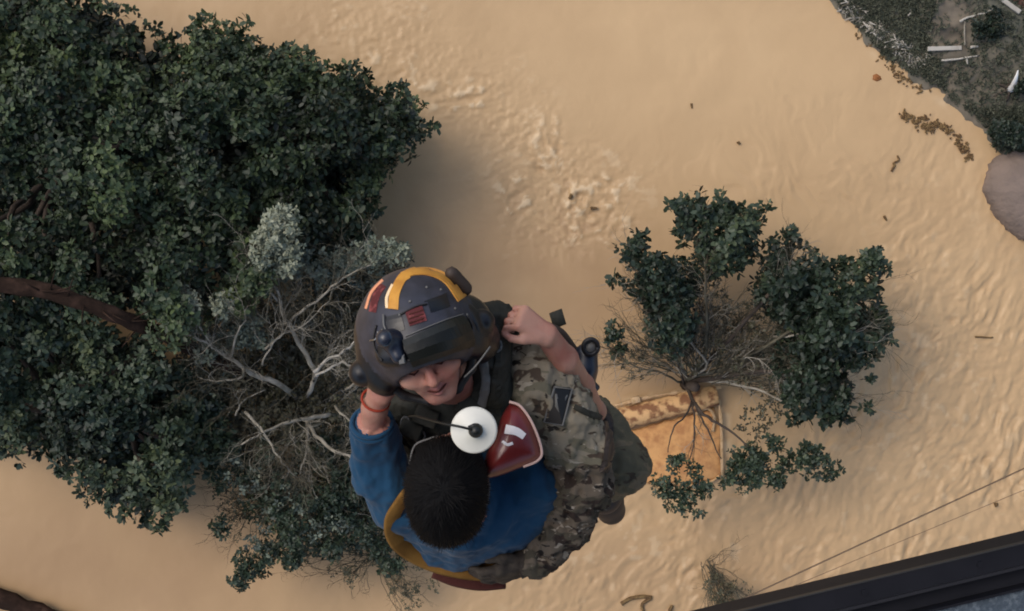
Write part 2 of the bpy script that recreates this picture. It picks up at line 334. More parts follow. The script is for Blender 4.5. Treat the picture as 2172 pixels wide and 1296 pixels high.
def in_poly(x, y, poly):
    c = False; j = len(poly) - 1
    for i in range(len(poly)):
        xi, yi = poly[i]; xj, yj = poly[j]
        if (yi > y) != (yj > y) and x < (xj - xi) * (y - yi) / (yj - yi) + xi: c = not c
        j = i
    return c
def edge_d(x, y, poly):
    return float(np.min(np.abs(seg_dist(np.array([x]), np.array([y]), poly + poly[:1]))))
def mass_lobes(poly, n, rmin, rmax, zb, zt, span, holes=(), tone=.4, spare=(), knob=17):
    out = []; tries = 0; xs = [p[0] for p in poly]; ys = [p[1] for p in poly]
    while len(out) < n and tries < n * 60:
        tries += 1; x = random.uniform(min(xs), max(xs)); y = random.uniform(min(ys), max(ys))
        if not in_poly(x, y, poly): continue
        if any(math.hypot(x - hx, y - hy) < hr + 28 for hx, hy, hr in holes): continue
        e = edge_d(x, y, poly)
        if any((x - sx) ** 2 + (y - sy) ** 2 < r_ * r_ for sx, sy, r_ in spare): e = 200
        if e < rmin * .8: continue
        r = min(random.uniform(rmin, rmax), e * .95 + 4)
        if any(math.hypot(x - a, y - b_) < (r + r2) * .52 for a, b_, r2, _, _ in out): continue
        z = zb + (zt - zb) * math.sqrt(min(1, e / span)) + random.uniform(-.7, .7)
        tn = tone + .38 * float(vnoise(np.array([x / 130.]), np.array([y / 130.]), seed=4)[0]) + random.uniform(-.16, .16)
        out.append((x, y, r, z, tn))
    L = [(tuple(P(x, y, z)), r * K * (CAM_Z - z), tn) for x, y, r, z, tn in out]
    for i, (x, y) in enumerate(poly):                         # ragged knobs of leaves on the outline
        x2, y2 = poly[(i + 1) % len(poly)]; m_ = max(1, int(math.hypot(x2 - x, y2 - y) / 26))
        for k in range(m_):
            qx, qy = x + (x2 - x) * k / m_, y + (y2 - y) * k / m_
            if not (-60 < qx < 2200 and -60 < qy < 1350) or any((qx - sx) ** 2 + (qy - sy) ** 2 < r_ * r_ for sx, sy, r_ in spare): continue
            z = zb + random.uniform(-.4, 1.0); r = random.uniform(knob * .55, knob * 1.15)
            L.append((tuple(P(qx + random.uniform(-9, 5), qy + random.uniform(-8, 8), z)), r * K * (CAM_Z - z), tone + random.uniform(-.25, .25)))
    return L
def limb_path(a, b, wob=.25, lift=.0, n=7):
    a, b = Vector(a), Vector(b); d = (b - a); L = d.length; pts = []
    ph = [random.uniform(0, 6) for _ in range(3)]
    for i in range(n):
        t = i / (n - 1); e = math.sin(math.pi * t) * L * .10 * wob / .25
        pts.append(a + d * t + Vector((math.sin(ph[0] + t * 5) * e * .6, math.sin(ph[1] + t * 5) * e * .6, lift * L * math.sin(math.pi * t) + math.sin(ph[2] + 4 * t) * e * .3)))
    return pts
def twigs(mb, o, d, L, r, depth=2, m=0, spread=.5):
    n = 4; pts = [Vector(o)]; dd = Vector(d).normalized()
    for i in range(n):
        dd = (dd + Vector((random.gauss(0, .24), random.gauss(0, .24), random.gauss(0, .14)))).normalized(); pts.append(pts[-1] + dd * L / n)
    mb.tube(pts, [r * (1 - .75 * i / n) for i in range(n + 1)], 3, m, False)
    if depth > 0:
        for i in range(1, n + 1):
            if random.random() < .8:
                s = Vector((random.gauss(0, 1), random.gauss(0, 1), random.gauss(0, .6))).normalized()
                twigs(mb, pts[i], dd + s * spread, L * random.uniform(.4, .65), r * .6, depth - 1, m, spread)
    return pts[-1]
def tree(name, label, base, lobes, leafm, dens=180, size=(.14, .26), bark='bark_dark', low_fill=None, group=None, trunk_r=.28, fork=1.8, per=7):
    bw = P(base[0], base[1], 0); t = empty(name, bw, label, 'tree', group)
    mb = MB(); f = bw + Vector((.1, .05, fork)); mb.tube([bw + Vector((0, 0, -.6)), bw + Vector((.02, 0, fork * .5)), f], [trunk_r * 1.2, trunk_r, trunk_r * .9], 9)
    mb.build('trunk', M[bark], t)
    big = sorted(lobes, key=lambda q: -q[1])[:26]
    for c, r, _ in big[:18]:
        lb = MB(); p = smooth_path(limb_path(f + Vector((0, 0, -.2)), Vector(c) - Vector((0, 0, r * .3)), .3, .05, 5), 3)
        lb.tube(p, [trunk_r * .5 * (1 - .85 * i / len(p)) + .012 for i in range(len(p))], 5); lb.build('limb', M[bark], t)
    pos, nr, s, tn = lobe_points(lobes, dens, size)
    if low_fill:
        poly, n, z0, z1 = low_fill; q = []
        xs = [p[0] for p in poly]; ys = [p[1] for p in poly]
        while len(q) < n:
            x = random.uniform(min(xs), max(xs)); y = random.uniform(min(ys), max(ys))
            if in_poly(x, y, poly) and edge_d(x, y, poly) > 22: q.append(tuple(P(x, y, random.uniform(z0, z1))))
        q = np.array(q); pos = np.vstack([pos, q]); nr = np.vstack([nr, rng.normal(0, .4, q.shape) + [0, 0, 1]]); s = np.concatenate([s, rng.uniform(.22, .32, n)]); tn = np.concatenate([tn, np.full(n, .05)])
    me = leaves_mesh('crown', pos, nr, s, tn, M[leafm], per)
    link('crown', me, t)
    return t

G = 'flooded trees standing in the brown water'
HOLES = [(250, 600, 42), (480, 330, 34), (8, 440, 26), (470, 560, 20), (330, 335, 8)]
POLY_A = [(-180, -160), (60, -60), (120, -10), (215, 5), (292, 45), (345, 85), (385, 120), (430, 180), (470, 300), (450, 420), (440, 560), (500, 640), (420, 700), (300, 680), (180, 648), (-180, 612)]
POLY_B = [(385, 110), (405, 75), (450, 38), (492, 75), (520, 62), (553, 100), (600, 112), (657, 112), (672, 150), (740, 142), (790, 158), (785, 195), (845, 195), (885, 238), (900, 268), (868, 325), (835, 345), (800, 385), (798, 430), (770, 480), (780, 520), (700, 545), (600, 560), (500, 640), (430, 560), (430, 400), (440, 260)]
POLY_C = [(-180, 615), (60, 625), (200, 668), (330, 740), (400, 790), (440, 870), (500, 930), (450, 1000), (405, 1010), (395, 1070), (340, 1108), (268, 1085), (200, 1062), (162, 1010), (100, 950), (45, 965), (-180, 945)]
la = mass_lobes(POLY_A, 95, 22, 62, 3.4, 7.2, 260, HOLES, .42, [(450, 300, 150), (440, 500, 120), (300, 665, 90), (60, 610, 150), (160, 640, 60), (500, 640, 60)])
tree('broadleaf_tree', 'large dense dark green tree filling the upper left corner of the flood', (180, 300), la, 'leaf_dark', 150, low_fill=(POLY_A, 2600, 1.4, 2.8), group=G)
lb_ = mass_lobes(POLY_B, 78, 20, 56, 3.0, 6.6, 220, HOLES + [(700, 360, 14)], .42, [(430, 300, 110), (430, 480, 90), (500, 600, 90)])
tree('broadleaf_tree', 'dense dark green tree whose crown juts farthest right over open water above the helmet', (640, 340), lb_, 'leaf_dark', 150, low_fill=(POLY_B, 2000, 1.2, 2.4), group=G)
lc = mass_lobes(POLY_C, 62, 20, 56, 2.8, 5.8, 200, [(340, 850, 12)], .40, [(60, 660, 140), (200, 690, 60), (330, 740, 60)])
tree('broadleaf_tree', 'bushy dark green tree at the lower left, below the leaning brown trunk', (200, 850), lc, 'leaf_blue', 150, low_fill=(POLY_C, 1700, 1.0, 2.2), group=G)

# leaning red-brown trunk across the crowns
t = empty('leaning_trunk', P(400, 720, 0), 'leaning red-brown trunk lying across the dark crowns from the left edge', 'trunk')
mb = MB(); pp = smooth_path([P(-140, 585, 8.4), P(0, 603, 8.3), P(110, 622, 8.2), P(200, 652, 8.0), P(300, 690, 7.2), P(400, 735, 5.4), P(500, 785, 3.0), P(580, 825, .8), P(640, 850, -1)], 5)
n_ = len(pp); mb.tube([p + Vector((random.gauss(0, .02), random.gauss(0, .02), 0)) for p in pp], [.235 - .05 * i / n_ + random.uniform(-.025, .025) for i in range(n_)], 12)
mb.build('trunk', M['bark_red'], t)
for k in range(16):
    i = random.randrange(4, 30); w = MB(); p = pp[i]; d = Vector((random.gauss(.3, .5), random.gauss(0, .5), .25)).normalized()
    w.tube([p + Vector((0, 0, .15)), p + d * .35 + Vector((0, 0, .2)), p + d * random.uniform(.6, .9) + Vector((0, 0, .15))], [.035, .02, .008], 4)
    w.build('bark_strip', M['bark_red'], t)

# half bare pale-limbed tree in the middle
def bare_tree(name, label, base, limbs, dense, sparse, leafm, leafm2, twig_n, centre, reach, bark, bark2, group, fan, polys=None, dd_=190):
    bw = P(base[0], base[1], 0); t = empty(name, bw, label, 'tree', group)
    mb = MB(); top = bw + Vector((.1, 0, 1.6)); mb.tube([bw - Vector((0, 0, .6)), bw + Vector((.03, .02, .8)), top], [.24, .19, .15], 9); mb.build('trunk', M[bark2], t)
    ends = []
    for pts, r, b_ in limbs:
        w = MB(); q = smooth_path([P(p[0], p[1], p[2] + (1.3 if name == 'half_bare_tree' and p[2] > 2 else 0)) for p in pts], 4); q = [p + Vector((random.gauss(0, .02), random.gauss(0, .02), random.gauss(0, .02))) for p in q]
        w.tube(q, [r * (1 - .72 * i / len(q)) for i in range(len(q))], 6); w.build('limb', M[b_], t)
        ends += q[len(q) // 3:]
    tw = MB()
    for p in ends:
        if name == 'spreading_tree' and p.y < P(0, 842, 3).y and random.random() < .93: continue
        for _ in range(3 if name == 'spreading_tree' else 2):
            d = (p - top); d.z = abs(d.z) * .5; d = d.normalized() + Vector((random.gauss(0, .45), random.gauss(0, .45), random.gauss(0, .25)))
            twigs(tw, p, d, random.uniform(.6, 1.4), .013, 2, random.choice((0, 0, 1)))
    for _ in range(twig_n):                                   # fine dead spray fanning out of the fork
        a = random.uniform(*random.choice(fan)); a = R(a); s = random.uniform(.15, .75); L = reach * K * 42
        d = Vector((math.cos(a), math.sin(a), random.uniform(.25, .9))); o = top + d.normalized() * L * s * .8
        o.z = min(o.z, 4.2); twigs(tw, o, Vector((d.x, d.y, d.z * .25)), random.uniform(.7, 1.5), .020, 2, random.choice((0, 0, 0, 1)), .35)
    o = tw.build('twigs', [M['twig'], M[bark]], t); tag(o, kind='stuff')
    def cl(lst, dens, size, m_, nm, fill=.4):
        if not lst: return
        L = [(tuple(P(x, y, z)), r * K * (CAM_Z - z) * 1.22, tn) for x, y, r, z, tn in lst]
        # break every clump into smaller knobs so that its outline is uneven
        L2 = []
        for c, r, tn in L:
            for _ in range(7):
                d = Vector((random.gauss(0, 1), random.gauss(0, 1), random.gauss(0, .6))).normalized() * r * random.uniform(.3, .72)
                L2.append((tuple(Vector(c) + d), r * random.uniform(.30, .52), tn + random.uniform(-.15, .15)))
        ps, nr, s, tn = lobe_points(L2, dens, size, -.6, fill); link(nm, leaves_mesh(nm, ps, nr, s, tn, M[m_], 6), t)
    if polys:
        L = []
        for poly, n, tn in polys: L += mass_lobes(poly, n, 12, 30, 3.4, 5.0, 70, (), tn, knob=13)
        ps, nr, s, tn = lobe_points(L, 250, (.14, .27), -.6, .45); link('crown', leaves_mesh('crown', ps, nr, s, tn, M[leafm], 6), t)
    else: cl(dense, dd_, (.09, .17), leafm, 'crown')
    if polys: pass
    cl(dense[:5] if polys else [], 330, (.12, .21), leafm, 'crown'); cl(sparse, 110, (.10, .17), leafm2, 'sparse_foliage', .7)
    return t
ER = [(1622, 620), (1640, 520), (1688, 488), (1702, 530), (1745, 570), (1800, 562), (1835, 540), (1862, 530), (1870, 562), (1848, 600), (1880, 690), (1878, 722), (1840, 780), (1835, 812), (1800, 842), (1792, 888), (1742, 900), (1680, 882), (1668, 820), (1700, 760), (1680, 700), (1640, 660)]
ET = [(1425, 432), (1480, 424), (1530, 424), (1570, 440), (1620, 442), (1610, 490), (1590, 540), (1545, 582), (1518, 560), (1480, 520), (1440, 480)]
EL = [(1318, 512), (1370, 505), (1402, 545), (1440, 560), (1462, 620), (1466, 700), (1430, 755), (1392, 715), (1370, 640), (1335, 600), (1308, 595), (1340, 560)]
E_LIMBS = [
    ([(1455, 812, 0), (1452, 790, 1.2), (1428, 742, 2.2), (1405, 690, 3.0), (1385, 640, 3.6), (1360, 590, 4.0)], .075, 'bark_pale'),
    ([(1470, 800, 1.2), (1500, 770, 2.2), (1440, 700, 3.2), (1415, 670, 3.6), (1385, 640, 3.8)], .05, 'bark_pale'),
    ([(1455, 812, .6), (1490, 770, 2.0), (1500, 700, 3.0), (1495, 600, 3.9), (1505, 520, 4.3)], .08, 'twig'),
    ([(1460, 805, 1.0), (1530, 740, 2.2), (1600, 660, 3.2), (1650, 600, 4.0), (1680, 550, 4.3)], .10, 'bark_dark'),
    ([(1460, 805, 1.0), (1560, 770, 2.2), (1650, 720, 3.2), (1740, 660, 4.0), (1800, 620, 4.3)], .08, 'twig'),
    ([(1465, 810, 1.0), (1560, 795, 2.2), (1640, 790, 3.0), (1720, 820, 3.4), (1790, 840, 3.6)], .09, 'bark_dark'),
    ([(1480, 805, 1.2), (1560, 815, 2.0), (1640, 840, 2.7), (1690, 870, 3.0)], .06, 'bark_pale'),
    ([(1640, 715, 3.0), (1700, 712, 3.6), (1780, 718, 4.3), (1830, 700, 4.6)], .035, 'bark_pale'),
    ([(1455, 815, .8), (1475, 855, 1.8), (1500, 885, 2.5), (1545, 912, 3.0), (1600, 960, 3.2)], .075, 'bark_dark'),
    ([(1475, 855, 1.8), (1490, 890, 2.4), (1510, 930, 2.8), (1530, 975, 3.0)], .045, 'bark_dark'),
    ([(1470, 850, 1.7), (1455, 880, 2.2), (1425, 915, 2.6), (1415, 960, 2.8)], .04, 'bark_dark'),
    ([(1470, 855, 1.8), (1472, 900, 2.4), (1468, 960, 2.8), (1455, 1010, 3.0)], .035, 'bark_dark'),
    ([(1450, 812, .8), (1400, 790, 1.6), (1340, 775, 2.2), (1300, 740, 2.6)], .04, 'twig'),
    ([(1452, 812, 1.0), (1440, 780, 1.8), (1425, 745, 2.6)], .05, 'bark_dark')]
E_D = [(1305, 700, 24, 2.8, .45), (1314, 742, 15, 2.4, .4), (1345, 525, 20, 4, .5), (1850, 553, 20, 4.6, .5), (1842, 862, 11, 4, .5), (1470, 455, 32, 4.4, .45), (1530, 462, 44, 4.6, .4), (1590, 470, 27, 4.3, .35), (1500, 515, 44, 4.6, .4), (1560, 520, 32, 4.4, .4), (1538, 560, 30, 4.2, .35),
       (1345, 525, 24, 4, .5), (1368, 560, 26, 4, .45), (1325, 592, 16, 3.8, .5), (1400, 600, 40, 4, .35), (1442, 618, 30, 4, .3), (1395, 650, 34, 3.6, .3), (1430, 690, 30, 3.4, .25), (1412, 735, 28, 3, .25),
       (1305, 700, 26, 2.8, .45), (1314, 742, 17, 2.4, .4), (1655, 530, 30, 4.4, .4), (1690, 503, 15, 4.4, .5), (1680, 568, 40, 4.6, .35), (1648, 600, 32, 4.2, .35), (1702, 620, 42, 4.6, .3), (1655, 650, 34, 4, .3),
       (1850, 553, 24, 4.6, .5), (1835, 598, 22, 4.6, .45), (1780, 600, 40, 4.8, .4), (1738, 602, 34, 4.8, .35), (1762, 660, 54, 5, .35), (1822, 668, 50, 4.8, .4), (1860, 705, 26, 4.4, .45), (1702, 700, 40, 4.4, .3),
       (1772, 740, 58, 4.8, .35), (1832, 768, 40, 4.4, .4), (1720, 785, 44, 4.2, .3), (1772, 828, 44, 4.2, .35), (1806, 858, 22, 4, .4), (1700, 848, 36, 3.8, .3), (1745, 880, 34, 3.8, .35), (1692, 888, 20, 3.6, .4), (1842, 862, 12, 4, .5)]
E_S = [(1540, 1020, 20, 3, .5), (1610, 975, 26, 3, .4), (1670, 985, 22, 3, .4), (1560, 975, 22, 3, .5), (1590, 965, 32, 3, .5), (1572, 1008, 34, 3, .4), (1622, 1005, 24, 3, .5), (1652, 1020, 18, 3, .5), (1700, 960, 26, 3.2, .5), (1732, 980, 32, 3.2, .4), (1765, 998, 20, 3, .5), (1440, 985, 24, 3, .6), (1420, 1035, 30, 3, .5),
       (1462, 1058, 36, 3, .45), (1492, 1040, 20, 3, .5), (1482, 1088, 13, 3, .6), (1642, 940, 22, 3, .5), (1480, 1000, 18, 3, .6)] * 2
bare_tree('spreading_tree', 'spreading tree with bare fanned limbs and dark leaf clumps standing beside the orange roof', (1455, 815), E_LIMBS, E_D, E_S, 'leaf_blue', 'leaf_blue', 210, None, 270, 'bark_pale', 'bark_dark', G,
          [(25, 80), (80, 115), (5, 45), (120, 150)], [(ER, 64, .38), (ET, 28, .45), (EL, 18, .35)], 190)
C_LIMBS = [
    ([(640, 860, .8), (668, 800, 2.4), (640, 740, 3.4), (612, 690, 4.2), (595, 650, 4.7), (590, 615, 5.0), (560, 590, 5.3)], .085, 'bark_pale'),
    ([(605, 690, 4.0), (640, 660, 4.6), (680, 630, 5.0), (730, 590, 5.4), (790, 560, 5.6)], .05, 'bark_pale'),
    ([(590, 640, 4.8), (560, 600, 5.2), (530, 560, 5.4)], .035, 'bark_pale'),
    ([(650, 850, 1.6), (668, 800, 4.0), (672, 785, 5.2), (700, 760, 5.8), (735, 742, 6.2), (758, 720, 6.5)], .07, 'driftwood'),
    ([(672, 795, 5.0), (705, 778, 5.4), (730, 768, 5.8), (760, 790, 6.0), (775, 800, 6.0)], .04, 'driftwood'),
    ([(640, 860, .8), (600, 818, 2.6), (540, 795, 3.6), (510, 775, 4.2), (450, 735, 4.8), (400, 708, 5.2)], .10, 'bark_pale'),
    ([(515, 780, 4.2), (510, 800, 4.3), (470, 808, 4.4), (420, 800, 4.5)], .04, 'bark_pale'),
    ([(450, 735, 4.8), (430, 700, 5.2), (400, 660, 5.5)], .04, 'bark_pale'), ([(490, 755, 4.4), (500, 710, 4.9), (520, 680, 5.2)], .04, 'bark_pale'),
    ([(700, 880, 2.2), (640, 890, 3.0), (580, 905, 3.5), (510, 945, 4.0)], .07, 'bark_pale'),
    ([(690, 890, 2.2), (640, 915, 3.0), (590, 940, 3.4), (520, 960, 3.8)], .05, 'twig'),
    ([(648, 880, 2.0), (652, 920, 3.2), (648, 970, 3.8), (636, 1005, 4.2)], .055, 'bark_pale'),
    ([(652, 900, 2.6), (690, 945, 3.6), (740, 968, 4.2), (790, 1000, 4.6)], .065, 'bark_pale'),
    ([(520, 875, 3.6), (560, 920, 4.0), (590, 970, 4.3), (625, 1010, 4.4)], .05, 'bark_pale'),
    ([(710, 860, 2.4), (740, 890, 3.2), (780, 900, 3.8)], .04, 'bark_pale'), ([(735, 825, 3.2), (765, 800, 4.0), (800, 785, 4.6)], .04, 'bark_pale'),
    ([(560, 740, 4.2), (600, 710, 4.4), (640, 690, 4.6), (700, 640, 5)], .035, 'bark_pale'), ([(555, 775, 4.0), (575, 730, 4.4), (610, 700, 4.6)], .03, 'bark_pale'),
    ([(500, 880, 3.5), (515, 850, 3.7), (560, 825, 3.8)], .03, 'bark_pale')]
C_S = [(600, 470, 36, 7.8, .95), (575, 510, 36, 7.6, .9), (620, 540, 30, 7.4, .85), (555, 555, 30, 7.2, .8), (590, 560, 30, 7, .75), (850, 535, 26, 6, .7), (385, 645, 36, 7, .95), (470, 640, 26, 6.8, .8), (590, 480, 40, 7.4, .8), (610, 520, 34, 5.8, .7), (560, 540, 36, 5.6, .6), (585, 575, 36, 5.4, .5), (830, 530, 30, 5.8, .6), (790, 535, 40, 5.8, .5), (740, 550, 40, 5.6, .45), (690, 570, 36, 5.4, .4), (385, 645, 34, 6, .75), (410, 680, 26, 5.8, .5),
       (480, 650, 30, 5.8, .6), (525, 690, 34, 5.6, .6), (500, 710, 34, 5.4, .4), (440, 740, 30, 5.2, .4), (385, 710, 18, 5.4, .8), (545, 720, 26, 5.2, .5), (640, 560, 30, 5.4, .4)] * 2
C_D = [(440, 905, 36, 3.6, .3), (480, 960, 36, 3.6, .3), (520, 1000, 28, 3.4, .3), (470, 1115, 26, 3.2, .4), (520, 1205, 36, 3.2, .35), (505, 1225, 26, 3.2, .35), (550, 1180, 30, 3.2, .4), (600, 1080, 34, 3.4, .35), (620, 1130, 38, 3.4, .35), (610, 1180, 30, 3.2, .4),
       (660, 1060, 36, 3.4, .3), (710, 1080, 42, 3.4, .3), (760, 1110, 40, 3.2, .3), (720, 1150, 30, 3.2, .35), (800, 1160, 30, 3.2, .3), (840, 1190, 26, 3, .4), (560, 960, 30, 3.4, .3), (400, 870, 30, 3.8, .3), (740, 1040, 34, 3.4, .3), (600, 1020, 24, 3.4, .3), (720, 1000, 34, 3.2, .25), (690, 950, 28, 2.8, .2), (770, 1060, 34, 3.2, .25), (450, 850, 30, 3.6, .25)]
bare_tree('half_bare_tree', 'half bare tree with pale crooked limbs and grey leaves behind the rescued man', (645, 865), C_LIMBS, C_D, C_S, 'leaf_blue', 'leaf_grey', 110, None, 300, 'bark_pale', 'bark_dark', G,
          [(0, 360), (20, 100), (240, 320), (150, 200)])
def brush(parent_i, spots, n, m_, z0, z1, size, tone):
    t = [o for o in COL.objects if o.name.startswith(parent_i)][0]; ps = []
    for x, y, r in spots:
        for _ in range(int(n * r * r / 900)):
            a = random.uniform(0, 6.283); q = r * math.sqrt(random.random()) * random.uniform(.8, 1.15); ps.append(tuple(P(x + q * math.cos(a), y + q * math.sin(a), random.uniform(z0, z1))))
    ps = np.array(ps); N = len(ps); link('undergrowth', leaves_mesh('undergrowth', ps, rng.normal(0, .5, (N, 3)) + [0, 0, 1], rng.uniform(size[0], size[1], N), np.clip(rng.normal(tone, .2, N), 0, 1), M[m_], 5), t)
brush('half_bare_tree', [(700, 620, 90), (780, 620, 70), (620, 720, 80), (720, 720, 80), (560, 660, 50), (480, 760, 80), (560, 800, 70), (640, 800, 60), (720, 830, 60), (420, 800, 60), (600, 880, 70), (680, 920, 70), (740, 960, 60), (540, 930, 60), (460, 880, 50), (780, 700, 50), (560, 1010, 50), (760, 1050, 60), (660, 1040, 60), (830, 560, 40)], 40, 'leaf_olive', .5, 3.2, (.10, .19), .16)
brush('half_bare_tree', [(480, 1000, 50), (560, 1060, 50), (640, 1090, 60), (700, 1060, 60), (760, 1110, 60), (610, 1150, 50), (690, 1150, 40), (830, 1180, 40), (740, 990, 60), (680, 960, 60), (400, 900, 50), (440, 840, 50)], 42, 'leaf_blue', .8, 2.6, (.10, .18), .5)
brush('half_bare_tree', [(450, 780, 40), (480, 700, 40), (520, 1010, 40), (600, 1060, 40), (640, 1120, 40), (560, 1150, 40), (700, 1110, 40), (780, 580, 40), (700, 560, 40), (430, 850, 40)], 15, 'leaf_grey', 2.6, 4.2, (.10, .17), .22)
brush('spreading_tree', [(1480, 640, 60), (1530, 690, 60), (1480, 740, 55), (1580, 730, 60), (1640, 760, 50), (1620, 680, 60), (1560, 790, 40), (1420, 740, 50), (1640, 850, 50), (1350, 770, 40), (1600, 900, 40)], 20, 'leaf_olive', 1.0, 3.0, (.08, .14), .2)
brush('spreading_tree', [(1410, 640, 50), (1440, 600, 50), (1430, 700, 40), (1500, 560, 40), (1660, 620, 60), (1720, 700, 70), (1680, 760, 60), (1740, 820, 60), (1700, 640, 50), (1780, 700, 60)], 60, 'leaf_blue', 1.6, 3.4, (.10, .2), .25)
# fine brown spray at the foot of the half bare tree: a separate shrub in the water
def shrub(name, label, base, spots, n, leafm, dens, group=None, up=1.2):
    bw = P(base[0], base[1], 0); t = empty(name, bw, label, 'shrub', group); tw = MB()
    for x, y in spots:
        e = P(x, y, up)
        for _ in range(n):
            s = bw + Vector((random.gauss(0, .15), random.gauss(0, .15), -.1)); g = e + Vector((random.gauss(0, .35), random.gauss(0, .35), random.gauss(0, .2)))
            q = limb_path(s, g, .3, .05, 6); tw.tube(q, [.012 * (1 - .7 * i / 6) for i in range(6)], 4, 0, False)
            twigs(tw, q[3], q[5] - q[2], .7, .011, 2, 0, .7); twigs(tw, q[5], q[5] - q[3], .6, .01, 2, 0, .7)
    tag(tw.build('stems', M['twig'], t), kind='stuff')
    L = [(tuple(P(x + random.gauss(0, 16), y + random.gauss(0, 14), up)), random.uniform(.14, .32), random.random()) for x, y in spots for _ in range(n // 2 + 1)]
    ps, nr, s, tn = lobe_points(L, dens, (.05, .1), -.6, .6); link('leaves', leaves_mesh('leaves', ps, nr, s, tn, M[leafm], 5), t)
shrub('submerged_shrub', 'sparse olive brown shrub in the water at the lower left of the half bare tree', (560, 1060), [(470, 1030), (440, 990), (490, 1090), (540, 1040), (560, 1110), (520, 1140), (500, 1060)], 5, 'leaf_olive', 260)
shrub('submerged_shrub', 'sparse brown shrub half under water below the rescued man', (800, 1180), [(700, 1200), (760, 1230), (850, 1250), (890, 1230), (830, 1210), (860, 1280), (780, 1170), (650, 1190)], 5, 'leaf_olive', 260)
shrub('dry_bush', 'thin dry bush leaning against the current beside the helicopter sill', (1502, 1200), [(1520, 1240), (1545, 1262), (1530, 1290), (1570, 1275), (1560, 1300), (1535, 1270)], 6, 'leaf_olive', 220, up=.8)

# ------------------------------------------------------------------ orange roof corner
M['rust'] = mat('weathered_orange_sheet', (.58, .31, .12, 1), .8, .2, noise=(3.6, (.40, .19, .075, 1), .40, .66), bump=(9, .03, .5))
M['rust_rim'] = mat('weathered_orange_rim', (.60, .36, .16, 1), .75, .25, noise=(3.4, (.22, .10, .045, 1), .46, .60), bump=(9, .03, .6))
M['pale_edge'] = mat('chalky_edge', (.50, .34, .19, 1), .8, .2, noise=(5, (.40, .26, .13, 1), .45, .6))
t = empty('flooded_roof', P(1440, 930, 0), 'corner of a weathered orange roof showing above the flood under the spreading tree', 'roof')
def slab(name, pts, z, th, m, jag=.03, crown=0):
    q = []; 
    for i, (x, y) in enumerate(pts):
        x2, y2 = pts[(i + 1) % len(pts)]; n = max(2, int(math.hypot(x2 - x, y2 - y) / 14))
        for k in range(n):
            p = P(x + (x2 - x) * k / n, y + (y2 - y) * k / n, z); q.append((p.x + random.gauss(0, jag), p.y + random.gauss(0, jag)))
    c = np.mean(np.array(q), 0); V = []; n = len(q)
    for s, zz in ((1, -.5), (1, z), (.93, z + th), (.5, z + th + crown)):
        for a, b in q: V.append((c[0] + (a - c[0]) * s, c[1] + (b - c[1]) * s, zz + (random.gauss(0, .012) if s < 1 else 0)))
    V.append((c[0], c[1], z + th + crown)); F = []
    for r_ in range(3):
        for k in range(n): F.append((r_ * n + k, r_ * n + (k + 1) % n, (r_ + 1) * n + (k + 1) % n, (r_ + 1) * n + k))
    for k in range(n): F.append((3 * n + k, 3 * n + (k + 1) % n, 4 * n))
    F = [f[::-1] for f in F]
    return link(name, np_mesh(name, V, F, M[m], True), t)
slab('roof_sheet', [(1325, 915), (1512, 866), (1528, 900), (1530, 1012), (1470, 1026), (1375, 1024)], .10, .05, 'rust')
mb = MB()
q = smooth_path([P(1255, 905, .30), P(1330, 885, .32), P(1420, 862, .34), P(1520, 838, .36)], 6)
mb.tube([p + Vector((0, 0, random.gauss(0, .015))) for p in q], [.34 + random.gauss(0, .012) for _ in q], 14); mb.build('ridge_roll', M['rust_rim'], t)
mb = MB(); q = smooth_path([P(1524, 846, .3), P(1530, 900, .25), P(1532, 1010, .2)], 6); mb.tube(q, [.055 + random.gauss(0, .012) for _ in q], 9); mb.build('side_rim', M['pale_edge'], t)
mb = MB(); q = smooth_path([P(1300, 862, .34), P(1400, 838, .38), P(1530, 822, .40)], 8); mb.tube(q, [abs(.045 + random.gauss(0, .018)) for _ in q], 7); mb.build('edge_trim', M['pale_edge'], t)
mb = MB(); q = smooth_path([P(1475, 878, .26), P(1500, 866, .3), P(1515, 884, .28), P(1512, 915, .24)], 5); mb.tube(q, .05, 7); mb.build('flashing', M['pale_edge'], t)
mb = MB(); q = smooth_path([P(1385, 1024, .16), P(1440, 1030, .15), P(1505, 1022, .15), P(1530, 1004, .18)], 5); mb.tube(q, .035, 6); mb.build('gutter', M['rust_rim'], t)
mb = MB(); mb.box(P(1348, 848, .5), (.14, .03, 0), (-.02, .10, 0), (0, 0, .1), bev=.1); mb.build('vent_cap', M['pale_edge'], t)

# ------------------------------------------------------------------ things on the bank
M['grass'] = leaf_mat('bank_grass', [(.04, .048, .034, 1), (.075, .082, .056, 1), (.12, .122, .085, 1), (.17, .155, .11, 1)], .8, .15)
gp, gn, gs, gt = [], [], [], []
for k_ in range(31000):
    px_, py_ = (random.uniform(1745, 2260), random.uniform(-60, 360)) if k_ < 15000 else (random.uniform(1500, 3100), random.uniform(-700, 700))
    w_ = 1.0 if (py_ > 230 or px_ < 1990) else .35
    if random.random() > w_ or abs(px_ - 2005) < 40 and py_ < 130 and random.random() < .8: continue
    d_ = float(seg_dist(np.array([px_]), np.array([py_]), BANK)[0])
    if d_ < 5: continue
    if px_ > 2260 or py_ < -60: pass
    p = P(px_, py_, 0); z = bank_z(p.x, p.y)
    if z < .03: continue
    gp.append((p.x, p.y, z + .02)); gn.append((random.gauss(0, .3), random.gauss(0, .3), 1)); gs.append(random.uniform(.06, .15)); gt.append(.35 + .3 * random.gauss(0, 1) * .5 - (.2 if py_ > 240 else 0))
g = link('grass', leaves_mesh('grass', gp, gn, gs, gt, M['grass'], 6, .9, .3)); tag(g, 'low grey green grass and weeds covering the muddy bank', 'grass', kind='stuff')
